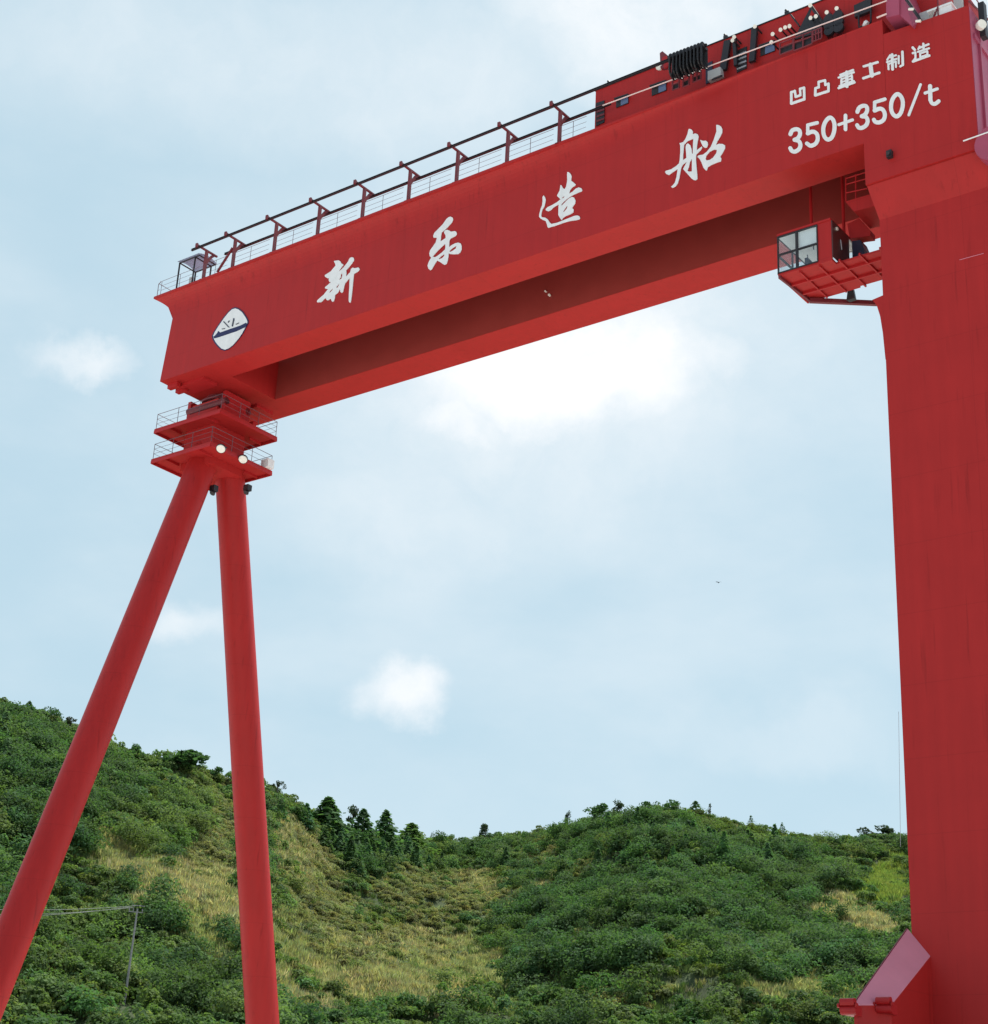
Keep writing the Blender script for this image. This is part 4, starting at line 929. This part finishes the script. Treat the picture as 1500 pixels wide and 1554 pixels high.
for i, (ye, s, lab) in enumerate(((1372, .5, 'upper pale wire running left from the utility pole'), (1381, -.7, 'middle pale wire running left from the utility pole'), (1386, -1.4, 'lowest pale wire running left from the utility pole'))):
    p0 = ptop+ca_*s+Vector((0, 0, .1 if i else .4)); ve = ray(-60, ye+6); q0 = EYEP+ve*((Dh*1.02)/math.hypot(ve.x, ve.y))
    g = MB(False); pts = [p0.lerp(q0, t/14)-Vector((0, 0, .35*4*(t/14)*(1-t/14))) for t in range(15)]
    g.path(pts, .03, 5)
    tag(g.build('power_wire', WIREP), lab, 'wire', 'wires of the utility pole')
# a bird far off in the gap under the girder
vb = ray(1091, 884); bp_ = EYEP+vb*260
g = MB(False)
pr_ = [(-.22, .03), (-.1, .07), (.05, .09), (.18, .05), (.24, .02)]
for i in range(4): g.tube((0, pr_[i][0], 0), (0, pr_[i+1][0], 0), pr_[i][1], 8, r2=pr_[i+1][1])
for s in (-1, 1): g.add([(s*.03, -.06, .02), (s*.03, .1, .02), (s*.3, .08, .16), (s*.5, -.05, .05), (s*.28, -.06, .14)], [(0, 1, 2, 3, 4)])
b_ = g.build('bird', KGm := mat('dark_feathers', (.02, .02, .022), .8, var=.2, vscale=8), None, smooth=True); b_.location = bp_
tag(b_, 'tiny dark bird flying in the open sky under the girder', 'bird')

# ================================================================== SKY AND LIGHT
SUN_EL, SUN_AZ = math.radians(68), math.radians(46)          # azimuth from +Y (view direction) toward +X
w = bpy.data.worlds.new('World'); S.world = w; w.use_nodes = True
nt = w.node_tree; N = nt.nodes; L = nt.links; bg = N['Background']
sky = N.new('ShaderNodeTexSky'); sky.sky_type = 'NISHITA'; sky.sun_disc = False
sky.sun_elevation = SUN_EL; sky.sun_rotation = SUN_AZ; sky.air_density = 1.0; sky.dust_density = 1.2; sky.ozone_density = 1.2
bg.inputs['Strength'].default_value = .087
tcd = N.new('ShaderNodeTexCoord')
def vmath(op, a, b=None):
    n_ = N.new('ShaderNodeVectorMath'); n_.operation = op
    if isinstance(a, tuple): n_.inputs[0].default_value = a
    else: L.new(a, n_.inputs[0])
    if b is not None:
        if isinstance(b, tuple): n_.inputs[1].default_value = b
        else: L.new(b, n_.inputs[1])
    return n_
def fmath(op, a, b=0., clamp=False):
    n_ = N.new('ShaderNodeMath'); n_.operation = op; n_.use_clamp = clamp
    for i, v in enumerate((a, b)):
        if isinstance(v, (int, float)): n_.inputs[i].default_value = v
        else: L.new(v, n_.inputs[i])
    return n_.outputs[0]
gen = tcd.outputs['Generated']
# warp of the direction so that the clouds get ragged edges
nz = N.new('ShaderNodeTexNoise'); nz.inputs['Scale'].default_value = 9; nz.inputs['Detail'].default_value = 7; nz.inputs['Roughness'].default_value = .6
L.new(gen, nz.inputs['Vector'])
wv = vmath('SUBTRACT', nz.outputs['Color'], (.5, .5, .5)); ws = vmath('SCALE', wv.outputs[0]); ws.inputs['Scale'].default_value = .085
dirw = vmath('ADD', gen, ws.outputs[0]); dirn = vmath('NORMALIZE', dirw.outputs[0]).outputs[0]
def cloud(px, py, rad, soft, amt, stretch=(1, 1)):
    c = ray(px, py).normalized()
    d = vmath('SUBTRACT', dirn, tuple(c)).outputs[0]
    ex = vmath('DOT_PRODUCT', d, tuple(rt)).outputs['Value']; ey = vmath('DOT_PRODUCT', d, tuple(up)).outputs['Value']
    q = fmath('SQRT', fmath('ADD', fmath('POWER', fmath('MULTIPLY', ex, 1/stretch[0]), 2), fmath('POWER', fmath('MULTIPLY', ey, 1/stretch[1]), 2)))
    mr = N.new('ShaderNodeMapRange'); mr.interpolation_type = 'SMOOTHSTEP'
    mr.inputs['From Min'].default_value = rad; mr.inputs['From Max'].default_value = rad*(1-soft); mr.inputs['To Min'].default_value = 0; mr.inputs['To Max'].default_value = amt
    L.new(q, mr.inputs['Value']); return mr.outputs[0]
cl = [cloud(850, 560, .105, .85, 1., (1.5, .72)), cloud(800, 520, .2, .98, .6, (1.5, .9)), cloud(1060, 550, .05, .9, .6, (1.5, .8)), cloud(700, 640, .05, .9, .7, (1.4, .6)), cloud(950, 30, .10, .95, .75, (1.3, .9)), cloud(1350, -40, .12, .9, .6, (1.4, .8)),
      cloud(610, 1032, .033, .8, .8, (1.1, .75)), cloud(128, 560, .028, .95, .55, (1.6, .6)), cloud(270, 930, .028, .95, .45, (1.5, .7)), cloud(640, 780, .10, .95, .35, (1.6, .6)),
      cloud(350, 80, .16, .95, .35, (1.6, .5)), cloud(640, 120, .12, .95, .4, (1.6, .7)), cloud(1200, 1120, .09, .95, .2, (1.5, .4)), cloud(400, 1250, .3, .9, .12, (1.6, .25))]
tot = cl[0]
for c_ in cl[1:]: tot = fmath('MAXIMUM', tot, c_)
n3 = N.new('ShaderNodeTexNoise'); n3.inputs['Scale'].default_value = 17; n3.inputs['Detail'].default_value = 9; n3.inputs['Roughness'].default_value = .62
L.new(dirw.outputs[0], n3.inputs['Vector'])
tot = fmath('MULTIPLY', tot, fmath('ADD', fmath('MULTIPLY', n3.outputs['Fac'], 1.5), .32), True)
# broad veil of thin high cloud over the whole dome
n2 = N.new('ShaderNodeTexNoise'); n2.inputs['Scale'].default_value = 2.6; n2.inputs['Detail'].default_value = 6; n2.inputs['Roughness'].default_value = .55
mp = N.new('ShaderNodeMapping'); mp.inputs['Scale'].default_value = (1, 1, 2.2); L.new(gen, mp.inputs['Vector']); L.new(mp.outputs[0], n2.inputs['Vector'])
vr = N.new('ShaderNodeMapRange'); vr.interpolation_type = 'SMOOTHSTEP'; vr.inputs['From Min'].default_value = .42; vr.inputs['From Max'].default_value = .75; vr.inputs['To Min'].default_value = 0; vr.inputs['To Max'].default_value = .34
L.new(n2.outputs['Fac'], vr.inputs['Value'])
tot = fmath('ADD', tot, fmath('MULTIPLY', vr.outputs[0], fmath('SUBTRACT', 1., tot)), True)
haze_c = N.new('ShaderNodeMix'); haze_c.data_type = 'RGBA'; fwdot = vmath('DOT_PRODUCT', gen, (0., .97, .24)).outputs['Value']
hz = N.new('ShaderNodeMapRange'); hz.inputs['From Min'].default_value = -.6; hz.inputs['From Max'].default_value = .75; hz.inputs['To Min'].default_value = .25; hz.inputs['To Max'].default_value = .8
L.new(fwdot, hz.inputs['Value']); L.new(hz.outputs[0], haze_c.inputs[0])          # milky summer haze over the blue
L.new(sky.outputs[0], haze_c.inputs[6]); haze_c.inputs[7].default_value = (5.9, 8.0, 9.05, 1)
cm = N.new('ShaderNodeMix'); cm.data_type = 'RGBA'; L.new(tot, cm.inputs[0]); L.new(haze_c.outputs[2], cm.inputs[6]); cm.inputs[7].default_value = (10.0, 10.2, 10.4, 1)
L.new(cm.outputs[2], bg.inputs['Color'])
sd = bpy.data.lights.new('sun', 'SUN'); sd.energy = 5.0; sd.angle = math.radians(.53); sd.color = (1, .95, .87)
so = bpy.data.objects.new('sun', sd); COL.objects.link(so)
sdir = Vector((math.sin(SUN_AZ)*math.cos(SUN_EL), math.cos(SUN_AZ)*math.cos(SUN_EL), math.sin(SUN_EL)))
so.rotation_euler = (-sdir).to_track_quat('-Z', 'Y').to_euler(); so.location = (0, 0, 120)
S.view_settings.view_transform = 'Standard'; S.view_settings.look = 'None'; S.view_settings.exposure = .22; S.view_settings.gamma = 1
S.cycles.max_bounces = 8; S.cycles.transparent_max_bounces = 12
